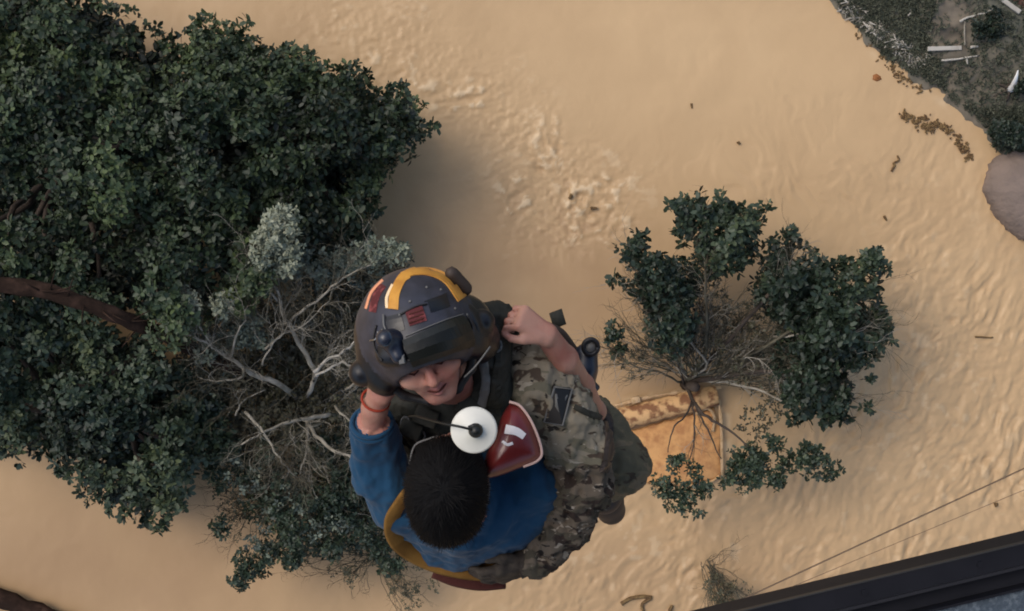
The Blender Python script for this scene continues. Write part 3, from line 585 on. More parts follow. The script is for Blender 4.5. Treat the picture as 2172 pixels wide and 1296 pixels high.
def log(name, label, pts, r, m='driftwood', cat='log', group=None, z=None, taper=.7):
    q = []
    for x, y in pts:
        p = P(x, y, 0); q.append(Vector((p.x, p.y, (max(0, bank_z(p.x, p.y)) if z is None else z) + r * .9)))
    zm = max(a.z for a in q); q = [Vector((a.x, a.y, zm * .6 + a.z * .4)) for a in q]
    q = smooth_path(q, 5) if len(q) > 2 else [q[0].lerp(q[1], i / 6) for i in range(7)]
    mb = MB(); n = len(q); mb.tube([p + Vector((random.gauss(0, r * .12), random.gauss(0, r * .12), 0)) for p in q], [r * (1 - (1 - taper) * i / n) for i in range(n)], 8)
    o = mb.build(name, M[m]); c = q[n // 2].copy(); o.data.transform(Matrix.Translation(-c)); o.location = c
    return tag(o, label, cat, group)
GW = 'bleached driftwood strewn on the bank'
def plank(label, a, b, w, group=GW):
    p, q = P(a[0], a[1], 0), P(b[0], b[1], 0); z = max(bank_z(p.x, p.y), bank_z(q.x, q.y), bank_z((p.x + q.x) / 2, (p.y + q.y) / 2)) + .05
    d = (q - p) / 2; d.z = 0; n = Vector((-d.y, d.x, 0)).normalized() * w; c = (p + q) / 2; mb = MB(); mb.box((0, 0, 0), d, n, (0, 0, .05), bev=.06)
    o = mb.build('plank', M['driftwood'], None, False); o.location = (c.x, c.y, z); return tag(o, label, 'plank', group)
plank('straight pale plank lying level on the bank', (1956, 111), (2026, 109), .065)
plank('long pale plank slanting down from the top edge of the photograph', (2072, -8), (2139, 40), .07)
log('branch', 'thin bleached branch just below the level plank', [(1986, 134), (2025, 131), (2064, 124)], .035, cat='branch', group=GW)
log('branch', 'short bleached branch beside the dark bush on its left', [(2017, 57), (2032, 50), (2050, 45)], .04, cat='branch', group=GW)
log('branch', 'crooked bleached branch above the dark bush', [(2052, 44), (2070, 41), (2086, 30)], .03, cat='branch', group=GW)
log('branch', 'thin pole standing between the level plank and the short branch', [(2030, 55), (2031, 82), (2032, 104)], .028, 'bark_pale', 'branch', GW)
log('branch', 'forked stub hanging below the thin branch', [(2036, 128), (2039, 135), (2040, 142)], .04, cat='branch', group=GW)
log('branch', 'small pale stub beside the end of the level plank', [(2044, 108), (2052, 107), (2060, 106)], .05, cat='branch', group=GW)
log('branch', 'small pale upright snag on the grass near the top', [(1918, 26), (1924, 32), (1916, 40)], .035, cat='branch', group=GW)
# white pointed stump with a dark hollow
t = empty('tree_stump', P(2145, 178, .6), 'white pointed stump in a dark hollow near the right edge', 'stump')
mb = MB(); b0 = P(2148, 186, .8); mb.tube([b0 + Vector((.02, -.03, -.5)), b0, b0 + Vector((-.06, .22, .45)), b0 + Vector((-.10, .42, .75))], [.12, .11, .06, .015], 8); mb.build('stump', mat('bare_white_wood', (.8, .78, .72, 1), .6), t)
mb = MB()
for k in range(7):
    a = k * .9; mb.tube([b0 + Vector((0, 0, -.2)), b0 + Vector((math.cos(a) * .3, math.sin(a) * .3, -.25)), b0 + Vector((math.cos(a) * .6, math.sin(a) * .55, -.45))], [.05, .035, .01], 5)
mb.build('roots', M['bark_dark'], t)
def bush(label, cx, cy, rr, z, m, dens=260, tone=.15, name='bush'):
    c = P(cx, cy, z); t = empty(name, c, label, 'bush'); L = []
    for _ in range(10):
        d = Vector((random.gauss(0, 1), random.gauss(0, .7), random.gauss(0, .4))).normalized() * random.uniform(.2, .8) * rr; L.append((tuple(c + d + Vector((0, 0, .35))), rr * random.uniform(.3, .5), tone + random.uniform(-.1, .1)))
    mb = MB()
    for l in L[:6]: mb.tube([c + Vector((0, 0, -.2)), (c + Vector(l[0])) / 2 + Vector((0, 0, .05)), l[0]], [.04, .03, .015], 5)
    mb.build('stems', M['bark_dark'], t)
    ps, nr, s, tn = lobe_points(L, dens, (.08, .14), -.3, .4); link('leaves', leaves_mesh('leaves', ps, nr, s, tn, M[m], 6), t)
bush('low dark bush on the bank beside the bleached branches', 2095, 62, .55, .7, 'leaf_blue', tone=.0)
bush('dark green bush at the water edge above the grey brown boulder', 2135, 285, .75, .5, 'leaf_blue', tone=.1)
bush('dark scrub beside the white stump', 2160, 190, .35, .7, 'leaf_blue', tone=.0)
# red brown mound in the corner
def mound(name, label, cat, poly, z0, h, m, rough=.02, jag=.06):
    poly = [(x, y) for x, y in poly]; q = []
    for i, (x, y) in enumerate(poly):
        x2, y2 = poly[(i + 1) % len(poly)]; n = max(2, int(math.hypot(x2 - x, y2 - y) / 7))
        for k in range(n):
            p = P(x + (x2 - x) * k / n, y + (y2 - y) * k / n, z0); q.append((p.x + random.gauss(0, jag * .5), p.y + random.gauss(0, jag * .5)))
    c = np.mean(np.array(q), 0); n = len(q); V = []; rings = [(1.0, -.4), (1.0, .0), (.97, .35), (.9, .6), (.75, .82), (.5, .94), (.25, .99)]
    for s, zz in rings:
        sm = np.array(q) if s > .96 else np.stack([sum(np.roll(np.array(q)[:, j], o_) for o_ in range(-9, 10)) / 19 for j in (0, 1)], 1)
        for a, b in sm: V.append((c[0] + (a - c[0]) * s, c[1] + (b - c[1]) * s, z0 + h * zz + (random.gauss(0, rough) * .4 if s < .95 else 0)))
    V.append((c[0], c[1], z0 + h)); F = []
    for r_ in range(len(rings) - 1):
        for k in range(n): F.append((r_ * n + k, (r_ + 1) * n + k, (r_ + 1) * n + (k + 1) % n, r_ * n + (k + 1) % n))
    for k in range(n): F.append(((len(rings) - 1) * n + k, len(rings) * n, (len(rings) - 1) * n + (k + 1) % n))
    V = np.array(V) - np.array([c[0], c[1], z0]); o = link(name, np_mesh(name, V, [f[::-1] for f in F], m, True)); o.location = (c[0], c[1], z0)
    return tag(o, label, cat)
M['stone'] = mat('mauve_grey_stone', (.20, .150, .118, 1), .8, .25, noise=(1.6, (.15, .115, .092, 1), .35, .7), bump=(5, .10, .7))
mound('boulder', 'smooth grey brown boulder standing in the water at the right edge', 'boulder',
      [(2112, 332), (2150, 322), (2210, 322), (2280, 350), (2300, 430), (2270, 500), (2200, 520), (2160, 508), (2130, 480), (2108, 455), (2095, 430), (2084, 405), (2088, 375), (2096, 350)], .02, .75, M['stone'], .015, .05)
mound('mound', 'red brown earth mound in the upper right corner', 'mound', [(2132, -40), (2128, -5), (2150, 16), (2200, 30), (2260, 10), (2240, -60)], .7, .6, mat('red_earth', (.14, .07, .05, 1), .9, noise=(2, (.09, .05, .035, 1), .4, .6)), .03)
# drift line of bleached sticks (hundreds of small bits)
mb = MB()
for _ in range(420):
    t_ = random.random(); x = 1790 + 155 * t_ + random.gauss(0, 7 + 6 * t_); y = 10 + 128 * t_ + random.gauss(0, 6)
    p = P(x, y, 0); z = max(0, bank_z(p.x, p.y)); a = random.gauss(-.75, .9); L = random.uniform(.03, .16) * random.choice((1, 1, 1, 2)); d = Vector((math.cos(a), math.sin(a), random.gauss(0, .15))) * L
    mb.tube([Vector((p.x, p.y, z + .04)) - d, Vector((p.x, p.y, z + .05)) + Vector((random.gauss(0, .03), random.gauss(0, .03), 0)), Vector((p.x, p.y, z + .04)) + d], [random.uniform(.012, .032)] * 2 + [.01], 4, random.choice((0, 0, 1, 2)))
o = mb.build('driftwood_bits', [M['driftwood'], M['bark_pale'], M['twig']]); tag(o, 'line of pale broken sticks and flood wrack along the shore', 'driftwood', kind='stuff')
# floating brown debris
M['debris'] = mat('wet_brown_debris', (.10, .055, .022, 1), .8, .3, noise=(8, (.20, .13, .05, 1), .4, .7)); M['rustdeb'] = mat('rust_red_debris', (.26, .10, .03, 1), .7, .3)
def scraps(name, label, spots, n, sg, m):
    mb = MB()
    for x, y, k in spots:
        for _ in range(int(n * k)):
            p = P(x + random.gauss(0, sg), y + random.gauss(0, sg * .7), .06); a = random.uniform(0, 6.3); L = random.uniform(.02, .07); d = Vector((math.cos(a), math.sin(a), random.gauss(0, .1))) * L
            mb.tube([p - d, p, p + d], [.012, random.uniform(.02, .05), .012], 5)
    o = mb.build(name, M[m]); c = P(spots[0][0], spots[0][1], 0); o.data.transform(Matrix.Translation(-c)); o.location = c; return tag(o, label, 'debris', kind='stuff')
scraps('floating_debris', 'raft of brown leaves and twigs drifting off the bank', [(1918, 244, 1), (1930, 250, 1.2), (1944, 260, 1), (1965, 268, 1.2), (1985, 262, 1), (2000, 268, 1.2), (2010, 275, .8), (2030, 290, .6), (2036, 303, 1), (2045, 318, 1), (2056, 335, .8), (1960, 250, .7), (1975, 275, .8)], 22, 6, 'debris')
scraps('shore_debris', 'brown litter in the shallows below the bleached sticks', [(1905, 160, 1), (1920, 168, 1), (1950, 190, .8), (1850, 90, .8), (1870, 120, .8), (1890, 145, 1), (1830, 75, .6)], 14, 7, 'debris')
o = mound('floating_debris', 'rust red lump floating alone below the bank', 'debris', [(1849, 160), (1858, 157), (1868, 162), (1869, 169), (1860, 174), (1850, 170)], 0, .12, M['rustdeb'], .01, .02)
def stick(label, pts, r): return log('floating_stick', label, pts, r, 'debris', 'stick', 'sticks adrift on the flood', 0.0)
stick('dark crooked stick floating left of the boulder', [(1890, 363), (1897, 351), (1895, 346), (1906, 340), (1903, 330)], .04)
stick('small brown stick adrift in the wide open water at the top', [(1466, 220), (1467, 230)], .04)
stick('tiny dark stick adrift above the spreading tree', [(1564, 301), (1569, 306)], .05)
stick('dark bit of wood caught in the breaking water', [(1213, 413), (1208, 422)], .06)
stick('short dark stick right of the breaking water', [(1252, 442), (1266, 441)], .05)
stick('small brown stick right of the spreading tree', [(1874, 458), (1880, 468)], .045)
stick('brown stick adrift near the right edge above the wires', [(2068, 714), (2106, 716)], .03)
stick('dark bit of wood adrift between the two wires', [(2110, 1066), (2113, 1074)], .07)
stick('long brown branch floating at the bottom edge', [(1318, 1280), (1340, 1268), (1380, 1266), (1362, 1280), (1365, 1300)], .07)
stick('stub of brown branch poking out at the bottom edge', [(1420, 1296), (1424, 1284)], .07)
# dark bark log at the lower left corner
log('log', 'dark brown log jutting in at the lower left corner', [(-60, 1238), (20, 1268), (90, 1292), (190, 1330)], .33, 'bark_red', 'log', z=.15)

# ------------------------------------------------------------------ wires over the water
M['wire'] = mat('brown_wire', (.13, .085, .05, 1), .7)
GWi = 'wires strung over the water'
for lab, a, b, r, z in (('dark wire crossing the lower right water, the upper of two', (-1420, 2669), (5800, -677), .022, 5.0), ('fainter wire running close to the helicopter sill', (-1500, 2580), (5800, -462), .009, 5.0)):
    mb = MB(); p, q = P(*a, z), P(*b, z); mb.tube([p.lerp(q, i / 30) - Vector((0, 0, .5 * math.sin(math.pi * i / 30))) for i in range(31)], r, 6)
    tag(mb.build('wire', M['wire']), lab, 'wire', GWi)

# ------------------------------------------------------------------ helicopter sill, lower right
M['sill'] = mat('matt_black_metal', (.0045, .005, .008, 1), .6, .2, noise=(20, (.007, .0075, .011, 1), .4, .6)); M['rail'] = mat('worn_black_metal', (.014, .014, .017, 1), .45, .3)
M['floor'] = mat('grit_coated_blue_grey_floor', (.050, .068, .088, 1), .8, .3, noise=(160, (.10, .125, .15, 1), .5, .66), bump=(220, .002, 1.0)); M['lip'] = mat('scuffed_edge', (.02, .02, .02, 1), .5, .4)
dz = 1.3; A, B = D(1560, 1298, dz), D(2172, 1150, dz); e = (B - A).normalized(); n = Vector((e.y, -e.x, 0)); u = K * dz
t = empty('helicopter_door_sill', A, 'black helicopter door sill with gritty blue grey step across the lower right corner', 'door sill')
def bar(name, p0, p1, zt, zb, m, bev=.0, s0=-.6, s1=1.3):
    c = A + e * ((s0 + s1) / 2) + n * ((p0 + p1) / 2 * u); c.z += (zt + zb) / 2
    mb = MB(); mb.box(c, e * ((s1 - s0) / 2), n * ((p1 - p0) / 2 * u), (0, 0, (zt - zb) / 2), bev=bev); return mb.build(name, M[m], t, False)
# unseen cabin side and floor, added to block sky light from the people
bar('cabin_floor_blocker', 900, 6500, -.002, -.25, 'sill', 0, -2.2, 3.0)
bar('cabin_wall_blocker', 930, 6500, 2.0, .0, 'sill', 0, -2.2, 3.0)
bar('edge_strip', 0, 3, .001, -.006, 'lip'); bar('beam', 3, 45, .0, -.05, 'sill', .004)
bar('guide_rail', 45, 52, .004, -.012, 'rail', .12); bar('groove', 52, 92, -.014, -.06, 'sill'); bar('floor_lip', 92, 97, .002, -.03, 'sill'); bar('step_floor', 97, 900, -.002, -.04, 'floor')
for k in range(9):
    mb = MB(); c = A + e * (.12 + k * .11) + n * (24 * u); mb.tube([c + Vector((0, 0, -.001)), c + Vector((0, 0, .0012))], [.0035, .003], 10); mb.build('rivet', M['sill'], t, False)
# PEOPLE
# ------------------------------------------------------------------ people: signed-distance bodies turned into one continuous surface
def surface_nets(S, o, h):
    ins = S < 0; nx, ny, nz = S.shape
    c = [(0, 0, 0), (1, 0, 0), (0, 1, 0), (1, 1, 0), (0, 0, 1), (1, 0, 1), (0, 1, 1), (1, 1, 1)]
    sl = lambda a, q: a[q[0]:nx - 1 + q[0], q[1]:ny - 1 + q[1], q[2]:nz - 1 + q[2]]
    cnt = sum(sl(ins, q).astype(np.int8) for q in c); act = (cnt > 0) & (cnt < 8); ijk = np.argwhere(act)
    vid = np.full(act.shape, -1, np.int64); vid[act] = np.arange(len(ijk))
    acc = np.zeros((len(ijk), 3)); w = np.zeros(len(ijk)); val = [sl(S, q)[act] for q in c]
    for i in range(8):
        for a in range(3):
            j = i | (1 << a)
            if j == i: continue
            va, vb = val[i], val[j]; cr = (va < 0) != (vb < 0); t = np.where(cr, va / np.where(cr, va - vb, 1), 0)
            p = np.array(c[i], float)[None] + t[:, None] * np.eye(3)[a][None]; acc += p * cr[:, None]; w += cr
    V = (ijk + acc / w[:, None]) * h + np.array(o); Q = []
    for a in range(3):
        b, d = (a + 1) % 3, (a + 2) % 3; s0 = [slice(None)] * 3; s1 = [slice(None)] * 3; s0[a] = slice(0, -1); s1[a] = slice(1, None)
        i0, i1 = ins[tuple(s0)], ins[tuple(s1)]; cr = np.argwhere(i0 != i1); cr = cr[(cr[:, b] > 0) & (cr[:, d] > 0)]
        cr = cr[(cr[:, b] < act.shape[b]) & (cr[:, d] < act.shape[d])]
        fl = i0[tuple(cr.T)]; e1 = np.zeros(3, int); e1[b] = 1; e2 = np.zeros(3, int); e2[d] = 1
        q = np.stack([vid[tuple((cr - e1 - e2).T)], vid[tuple((cr - e2).T)], vid[tuple(cr.T)], vid[tuple((cr - e1).T)]], 1)
        q[~fl] = q[~fl][:, ::-1]; Q.append(q)
    return V, np.vstack(Q)
class SDF:
    """prims: ('c', a, b, ra, rb, k, mat) tapered capsule; ('e', centre, 3x3 axes rows, radii, k, mat) ellipsoid; ('-e' ...) cut"""
    def __init__(s): s.p = []
    def cap(s, a, b, ra, rb, k=.02, m=0): s.p.append(('c', np.array(a), np.array(b), ra, rb, k, m))
    def chain(s, pts, rad, k=.02, m=0):
        for i in range(len(pts) - 1): s.cap(pts[i], pts[i + 1], rad[i], rad[i + 1], k, m)
    def ell(s, c, ax, r, k=.02, m=0, cut=False): s.p.append(('-' if cut else 'e', np.array(c), np.array(ax), np.array(r), 0, k, m))
    def mesh(s, h):
        lo = np.full(3, 1e9); hi = -lo; bb = []
        for q in s.p:
            if q[0] == 'c': r = max(q[3], q[4]) + .03; a = np.minimum(q[1], q[2]) - r; b = np.maximum(q[1], q[2]) + r
            else: r = q[3].max() + .03; a, b = q[1] - r, q[1] + r
            bb.append((a, b))
            if q[0] != '-': lo = np.minimum(lo, a); hi = np.maximum(hi, b)
        n = np.ceil((hi - lo) / h).astype(int) + 2; S = np.full(n, .5, np.float32); Mx = np.zeros(n, np.int8); best = np.full(n, 1e3, np.float32)
        for q, (a, b) in zip(s.p, bb):
            i0 = np.clip(((a - lo) / h).astype(int), 0, n - 1); i1 = np.clip(((b - lo) / h).astype(int) + 2, 1, n); sl = tuple(slice(x, y) for x, y in zip(i0, i1))
            g = np.stack(np.meshgrid(*[lo[j] + np.arange(i0[j], i1[j]) * h for j in range(3)], indexing='ij'), -1).astype(np.float32)
            if q[0] == 'c':
                pa = g - q[1].astype(np.float32); ba = (q[2] - q[1]).astype(np.float32); t = np.clip((pa @ ba) / max(1e-9, float(ba @ ba)), 0, 1)
                d = np.linalg.norm(pa - t[..., None] * ba, axis=-1) - (q[3] + (q[4] - q[3]) * t)
            else:
                l = (g - q[1].astype(np.float32)) @ q[2].T.astype(np.float32); k0 = np.linalg.norm(l / q[3], axis=-1); k1 = np.linalg.norm(l / q[3] ** 2, axis=-1) + 1e-9; d = k0 * (k0 - 1) / k1
            cur = S[sl]; k = q[5]
            if q[0] == '-':
                hh = np.clip(.5 - .5 * (cur + d) / k, 0, 1); S[sl] = cur * (1 - hh) - d * hh + k * hh * (1 - hh)
            else:
                hh = np.clip(.5 + .5 * (cur - d) / k, 0, 1); S[sl] = cur * (1 - hh) + d * hh - k * hh * (1 - hh)
                b_ = best[sl]; w = d < b_; b_[w] = d[w]; Mx[sl][w] = q[6]
        V, Q = surface_nets(S, lo, h)
        ii = np.clip(np.round((V - lo) / h).astype(int), 0, n - 1); vm = Mx[tuple(ii.T)]; fm = vm[Q[:, 0]]
        return V, Q, fm
def vnormals(V, Q):
    n = np.cross(V[Q[:, 2]] - V[Q[:, 0]], V[Q[:, 3]] - V[Q[:, 1]]); N = np.zeros_like(V)
    for k in range(4): np.add.at(N, Q[:, k], n)
    return N / (np.linalg.norm(N, axis=1, keepdims=True) + 1e-12)
def relax(V, Q, it=2):
    for _ in range(it):
        A_ = np.zeros_like(V); w = np.zeros(len(V))
        for k in range(4):
            np.add.at(A_, Q[:, k], V[Q[:, (k + 1) % 4]] + V[Q[:, (k + 3) % 4]]); np.add.at(w, Q[:, k], 2)
        V = V * .45 + .55 * A_ / w[:, None]
    return V
def folds(V, Q, amt, sc=16., stretch=(1, 1, .45), seed=3):
    N = vnormals(V, Q); a = fbm(V[:, 0] * sc * stretch[0], V[:, 1] * sc * stretch[1], V[:, 2] * sc * stretch[2], seed=seed, o=3)
    return V + N * ((.55 - np.abs(a)) * amt)[:, None]
def bake(s, name, h, mats, parent, fold=None, it=1):
    V, Q, fm = s.mesh(h); V = relax(V, Q, it)
    if fold is not None:
        W_ = folds(V, Q, 1.0, fold.get('sc', 16.), fold.get('st', (1, 1, .45)), fold.get('seed', 3)) - V
        am = np.zeros(len(V)); 
        for mi, a_ in fold['amt'].items():
            msk = fm == mi; idx = np.unique(Q[msk]); am[idx] = np.maximum(am[idx], a_)
        V = V + W_ * am[:, None]
        V = V + (folds(V, Q, 1.0, fold.get('sc', 16.) * 2.6, (1, .5, 1), 17) - V) * (am * .38)[:, None]
    return link(name, np_mesh(name, V, Q, mats, True, fm), parent), V, Q
def frame(F, U):
    F = Vector(F).normalized(); U = Vector(U); U = (U - F * U.dot(F)).normalized(); Rr = F.cross(U); return Rr, U, F
def head_prims(s, c, fr, skin, lips=1, scale=1.0, k=.012):
    Rr, U, F = fr; ax = [tuple(Rr), tuple(U), tuple(F)]; q = lambda r, u_, f: Vector(c) + (Rr * r + U * u_ + F * f) * scale
    s.ell(q(0, .025, -.012), ax, [.077 * scale, .105 * scale, .097 * scale], k, skin)
    s.ell(q(0, -.042, .030), ax, [.060 * scale, .066 * scale, .062 * scale], .03, skin)
    s.cap(q(-.012, -.094, .068), q(.012, -.094, .068), .020, .020, .03, skin)
    for d in (-1, 1):
        s.ell(q(d * .040, -.018, .066), ax, [.028, .024, .026], .02, skin); s.cap(q(d * .012, .036, .090), q(d * .045, .034, .072), .011, .010, .012, skin)
        s.cap(q(d * .012, -.022, .102), q(d * .013, -.024, .100), .0095, .009, .006, skin)
        s.cap(q(d * .022, -.036, .086), q(d * .034, -.058, .074), .012, .010, .014, skin)
    for d in (-1, 1): s.ell(q(d * .031, .014, .098), ax, [.019, .012, .017], .010, skin, True)
    s.cap(q(0, .018, .090), q(0, -.018, .116), .008, .0125, .008, skin)
    s.cap(q(-.031, -.044, .082), q(0, -.048, .099), .0035, .0058, .005, lips); s.cap(q(0, -.048, .099), q(.031, -.044, .082), .0058, .0035, .005, lips)
    s.cap(q(-.027, -.053, .082), q(0, -.065, .096), .004, .0078, .005, lips); s.cap(q(0, -.065, .096), q(.027, -.053, .082), .0078, .004, .005, lips)
    s.ell(q(.040, -.022, .072), ax, [.026, .020, .022], .015, skin); s.ell(q(-.040, -.022, .072), ax, [.026, .020, .022], .015, skin)
    return q
def hand(s, w, dr, nrm, skin, sc=1.0, curl=.5, side=1, k=.006):
    """palm and five fingers: w wrist, dr towards the fingers, nrm out of the back of the hand"""
    dr = Vector(dr).normalized(); nrm = Vector(nrm); nrm = (nrm - dr * nrm.dot(dr)).normalized(); sd_ = dr.cross(nrm) * side
    w = Vector(w); L = .085 * sc
    for t_ in (-.03, -.010, .010, .030): s.cap(w + sd_ * t_ * sc * .55, w + dr * L + sd_ * t_ * sc, .017 * sc, .013 * sc, .012, skin)
    for i, (t_, l) in enumerate(((-.033, .060), (-.011, .074), (.011, .080), (.033, .072))):
        p = w + dr * L + sd_ * t_ * sc; a = curl * .9
        for j, (f, r0, r1) in enumerate(((.44, .0098, .0090), (.32, .0090, .0082), (.24, .0082, .0068))):
            v = dr * math.cos(a) - nrm * math.sin(a) + sd_ * (t_ * .8 * (j == 0)); q = p + v.normalized() * l * f * sc * 1.1; s.cap(p, q, r0 * sc, r1 * sc, k * .5, skin); p = q; a += curl * 1.0 + .06 * i
    p = w + dr * .022 * sc + sd_ * .028 * sc; a = p + (sd_ * .55 + dr * .75 - nrm * .2).normalized() * .042 * sc; b = a + (dr * .9 + sd_ * .05 - nrm * (.3 + curl * .4)).normalized() * .032 * sc; c = b + (dr * .8 - sd_ * .35 - nrm * .5).normalized() * .026 * sc
    s.cap(p, a, .014 * sc, .0115 * sc, .01, skin); s.cap(a, b, .0115 * sc, .0105 * sc, .004, skin); s.cap(b, c, .0105 * sc, .0085 * sc, .004, skin)
def px_m(d): return K * d

M['skin'] = mat('skin', (.37, .20, .15, 1), .48, .35, noise=(16, (.34, .125, .095, 1), .38, .70), bump=(70, .0022, .6))
for m_ in ('skin',):
    b_ = M[m_].node_tree.nodes['Principled BSDF']; b_.inputs['Subsurface Weight'].default_value = .12; b_.inputs['Subsurface Radius'].default_value = (.012, .004, .002)
M['lips'] = mat('lips', (.30, .115, .10, 1), .45, .4)
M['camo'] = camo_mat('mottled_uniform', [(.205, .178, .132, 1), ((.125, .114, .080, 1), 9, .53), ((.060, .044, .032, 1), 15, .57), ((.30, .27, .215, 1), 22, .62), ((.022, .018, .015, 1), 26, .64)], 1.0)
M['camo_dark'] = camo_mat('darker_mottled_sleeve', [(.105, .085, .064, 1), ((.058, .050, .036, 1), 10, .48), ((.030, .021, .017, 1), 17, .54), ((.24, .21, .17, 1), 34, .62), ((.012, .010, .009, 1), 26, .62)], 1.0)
M['trouser'] = camo_mat('olive_mottled_trousers', [(.15, .118, .075, 1), ((.105, .092, .058, 1), 8, .48), ((.060, .044, .030, 1), 14, .58)], 1.0)
M['vest'] = mat('black_olive_nylon', (.018, .019, .015, 1), .75, .25, noise=(14, (.034, .033, .026, 1), .4, .65), bump=(120, .002, .7))
M['black'] = mat('black_rubber', (.009, .009, .010, 1), .5, .4); M['boot'] = mat('brown_boot_leather', (.040, .028, .022, 1), .6, .35, bump=(40, .002, .5))
M['glove'] = mat('dark_glove', (.028, .022, .018, 1), .75, .25, noise=(30, (.05, .04, .03, 1), .45, .6), bump=(80, .002, .7))
M['helmet'] = mat('slate_helmet_paint', (.034, .035, .048, 1), .45, .35, noise=(30, (.020, .021, .028, 1), .4, .7), bump=(90, .0006, .4))
M['helmet_dk'] = mat('dark_helmet_plastic', (.0035, .0035, .005, 1), .36, .4, noise=(18, (.008, .008, .010, 1), .45, .7), bump=(60, .0012, .5)); M['olivecap'] = mat('olive_black_visor_cover', (.0065, .0075, .006, 1), .42, .35, bump=(70, .001, .5))
M['yellow'] = mat('amber_reflective_tape', (.56, .27, .045, 1), .5, .3, noise=(26, (.40, .17, .03, 1), .4, .7)); M['pinktape'] = mat('faded_orange_tape', (.70, .30, .16, 1), .45, .4); M['redpatch'] = mat('dull_red', (.085, .018, .020, 1), .7, .2, noise=(70, (.20, .05, .05, 1), .5, .62)); M['tape_edge'] = mat('pale_tape_edge', (.78, .58, .35, 1), .5)
M['blue'] = mat('blue_shirt', (.014, .056, .112, 1), .85, .1, noise=(5, (.009, .038, .080, 1), .35, .7), bump=(50, .003, .5), sheen=.1)
M['hair'] = mat('short_black_hair', (.003, .003, .0035, 1), .7, .12, bump=(260, .002, .7)); M['strand'] = mat('black_hair_strands', (.0025, .0022, .0024, 1), .65, .12); M['amber'] = mat('amber_webbing', (.20, .105, .026, 1), .85, .12, noise=(14, (.13, .065, .016, 1), .4, .6), bump=(200, .001, .5))
M['maroon'] = mat('maroon_cloth', (.060, .016, .012, 1), .8, .2, bump=(50, .004, .7)); M['redgloss'] = mat('glossy_dark_red_vinyl', (.095, .010, .010, 1), .35, .4, noise=(18, (.14, .016, .014, 1), .4, .7), coat=.3, bump=(25, .003, .5)); M['piping'] = mat('pale_pink_piping', (.55, .38, .33, 1), .5); M['white'] = mat('white_plastic', (.62, .61, .54, 1), .4, .4, noise=(25, (.56, .55, .47, 1), .5, .8)); M['label'] = mat('plain_white', (.75, .72, .70, 1), .5)
M['grey'] = mat('grey_trim', (.12, .12, .115, 1), .55, .3); M['metal'] = mat('scuffed_steel', (.45, .45, .44, 1), .3, .5, 1); M['redcord'] = mat('red_cord', (.28, .035, .015, 1), .7); M['lens'] = mat('blue_black_glass', (.006, .011, .020, 1), .12, .6, coat=.6); M['eye'] = mat('eye_white', (.6, .56, .52, 1), .3, .5)
M['navy'] = mat('navy_black_plastic', (.010, .014, .026, 1), .35, .5)

# ---------------- rescuer (helmet, mottled uniform)
RB = D(1090, 860, 4.2); resc = empty('person', RB, 'rescuer in slate flight helmet and camouflage uniform hugging the man in blue', 'person')
c = D(893, 731, 3.06); fr = frame((.22, -.56, .80), (-.33, .78, .5)); Rr, U, F = fr
s = SDF()
neck0 = c - U * .085 - F * .02; chest = D(1015, 800, 3.44); belly = D(1085, 850, 3.75); hips = D(1130, 880, 3.98)
s.chain([neck0, D(965, 790, 3.27)], [.062, .07], .03, 0)
s.chain([D(990, 795, 3.42), chest, belly, hips], [.12, .150, .140, .150], .05, 2)
s.cap(D(880, 850, 3.42), D(1095, 765, 3.38), .075, .080, .05, 2)
# left arm round the other man's back
s.chain([D(1095, 760, 3.33), D(1140, 805, 3.31), D(1190, 880, 3.33)], [.082, .078, .076], .03, 2)
s.chain([D(1190, 880, 3.33), D(1232, 960, 3.36)], [.076, .070], .03, 2)
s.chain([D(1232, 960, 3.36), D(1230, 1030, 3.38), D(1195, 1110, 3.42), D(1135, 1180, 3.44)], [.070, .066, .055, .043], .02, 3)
hand(s, D(1128, 1186, 3.44), D(1030, 1232, 3.45) - D(1128, 1186, 3.44), (.25, -.75, .5), 4, 1.05, .35, 1)
# right arm under the other man's shoulder
s.chain([D(880, 850, 3.42), D(855, 900, 3.52), D(862, 985, 3.66)], [.070, .062, .056], .03, 2)
s.chain([D(862, 985, 3.66), D(900, 1040, 3.68), D(950, 1070, 3.68)], [.056, .050, .040], .02, 3)
hand(s, D(955, 1074, 3.68), D(1040, 1100, 3.68) - D(955, 1074, 3.68), (0, -.8, .3), 4, 1.0, .4, 1)
# legs: left thigh out to a bent knee, right leg hanging
s.chain([D(1170, 880, 3.90), D(1255, 925, 3.82), D(1318, 985, 3.80)], [.105, .094, .072], .03, 5)
s.chain([D(1318, 985, 3.80), D(1298, 1010, 4.0), D(1278, 1035, 4.22)], [.072, .060, .048], .02, 5)
s.chain([D(1110, 910, 4.02), D(1120, 990, 4.20), D(1130, 1050, 4.38)], [.105, .090, .068], .03, 5)
s.chain([D(1130, 1050, 4.38), D(1125, 1010, 4.62), D(1120, 980, 4.82)], [.068, .058, .046], .02, 5)
q = head_prims(s, c, fr, 0, 1)
mb = MB(); mb.tube(smooth_path([q(-.029, -.047, .0865), q(-.014, -.0545, .0975), q(0, -.0565, .1025), q(.014, -.0545, .0975), q(.029, -.047, .0865)], 5), .0021, 6); mb.build('mouth_line', M['maroon'], resc)
s.chain([q(0, -.08, .02), D(955, 800, 3.24)], [.045, .06], .02, 0)
body, BV, BQ = bake(s, 'body', .0052, [M['skin'], M['lips'], M['camo'], M['camo_dark'], M['glove'], M['trouser']], resc, dict(amt={2: .013, 3: .024, 5: .013, 4: .006}, sc=17, st=(1, 1, .7)))
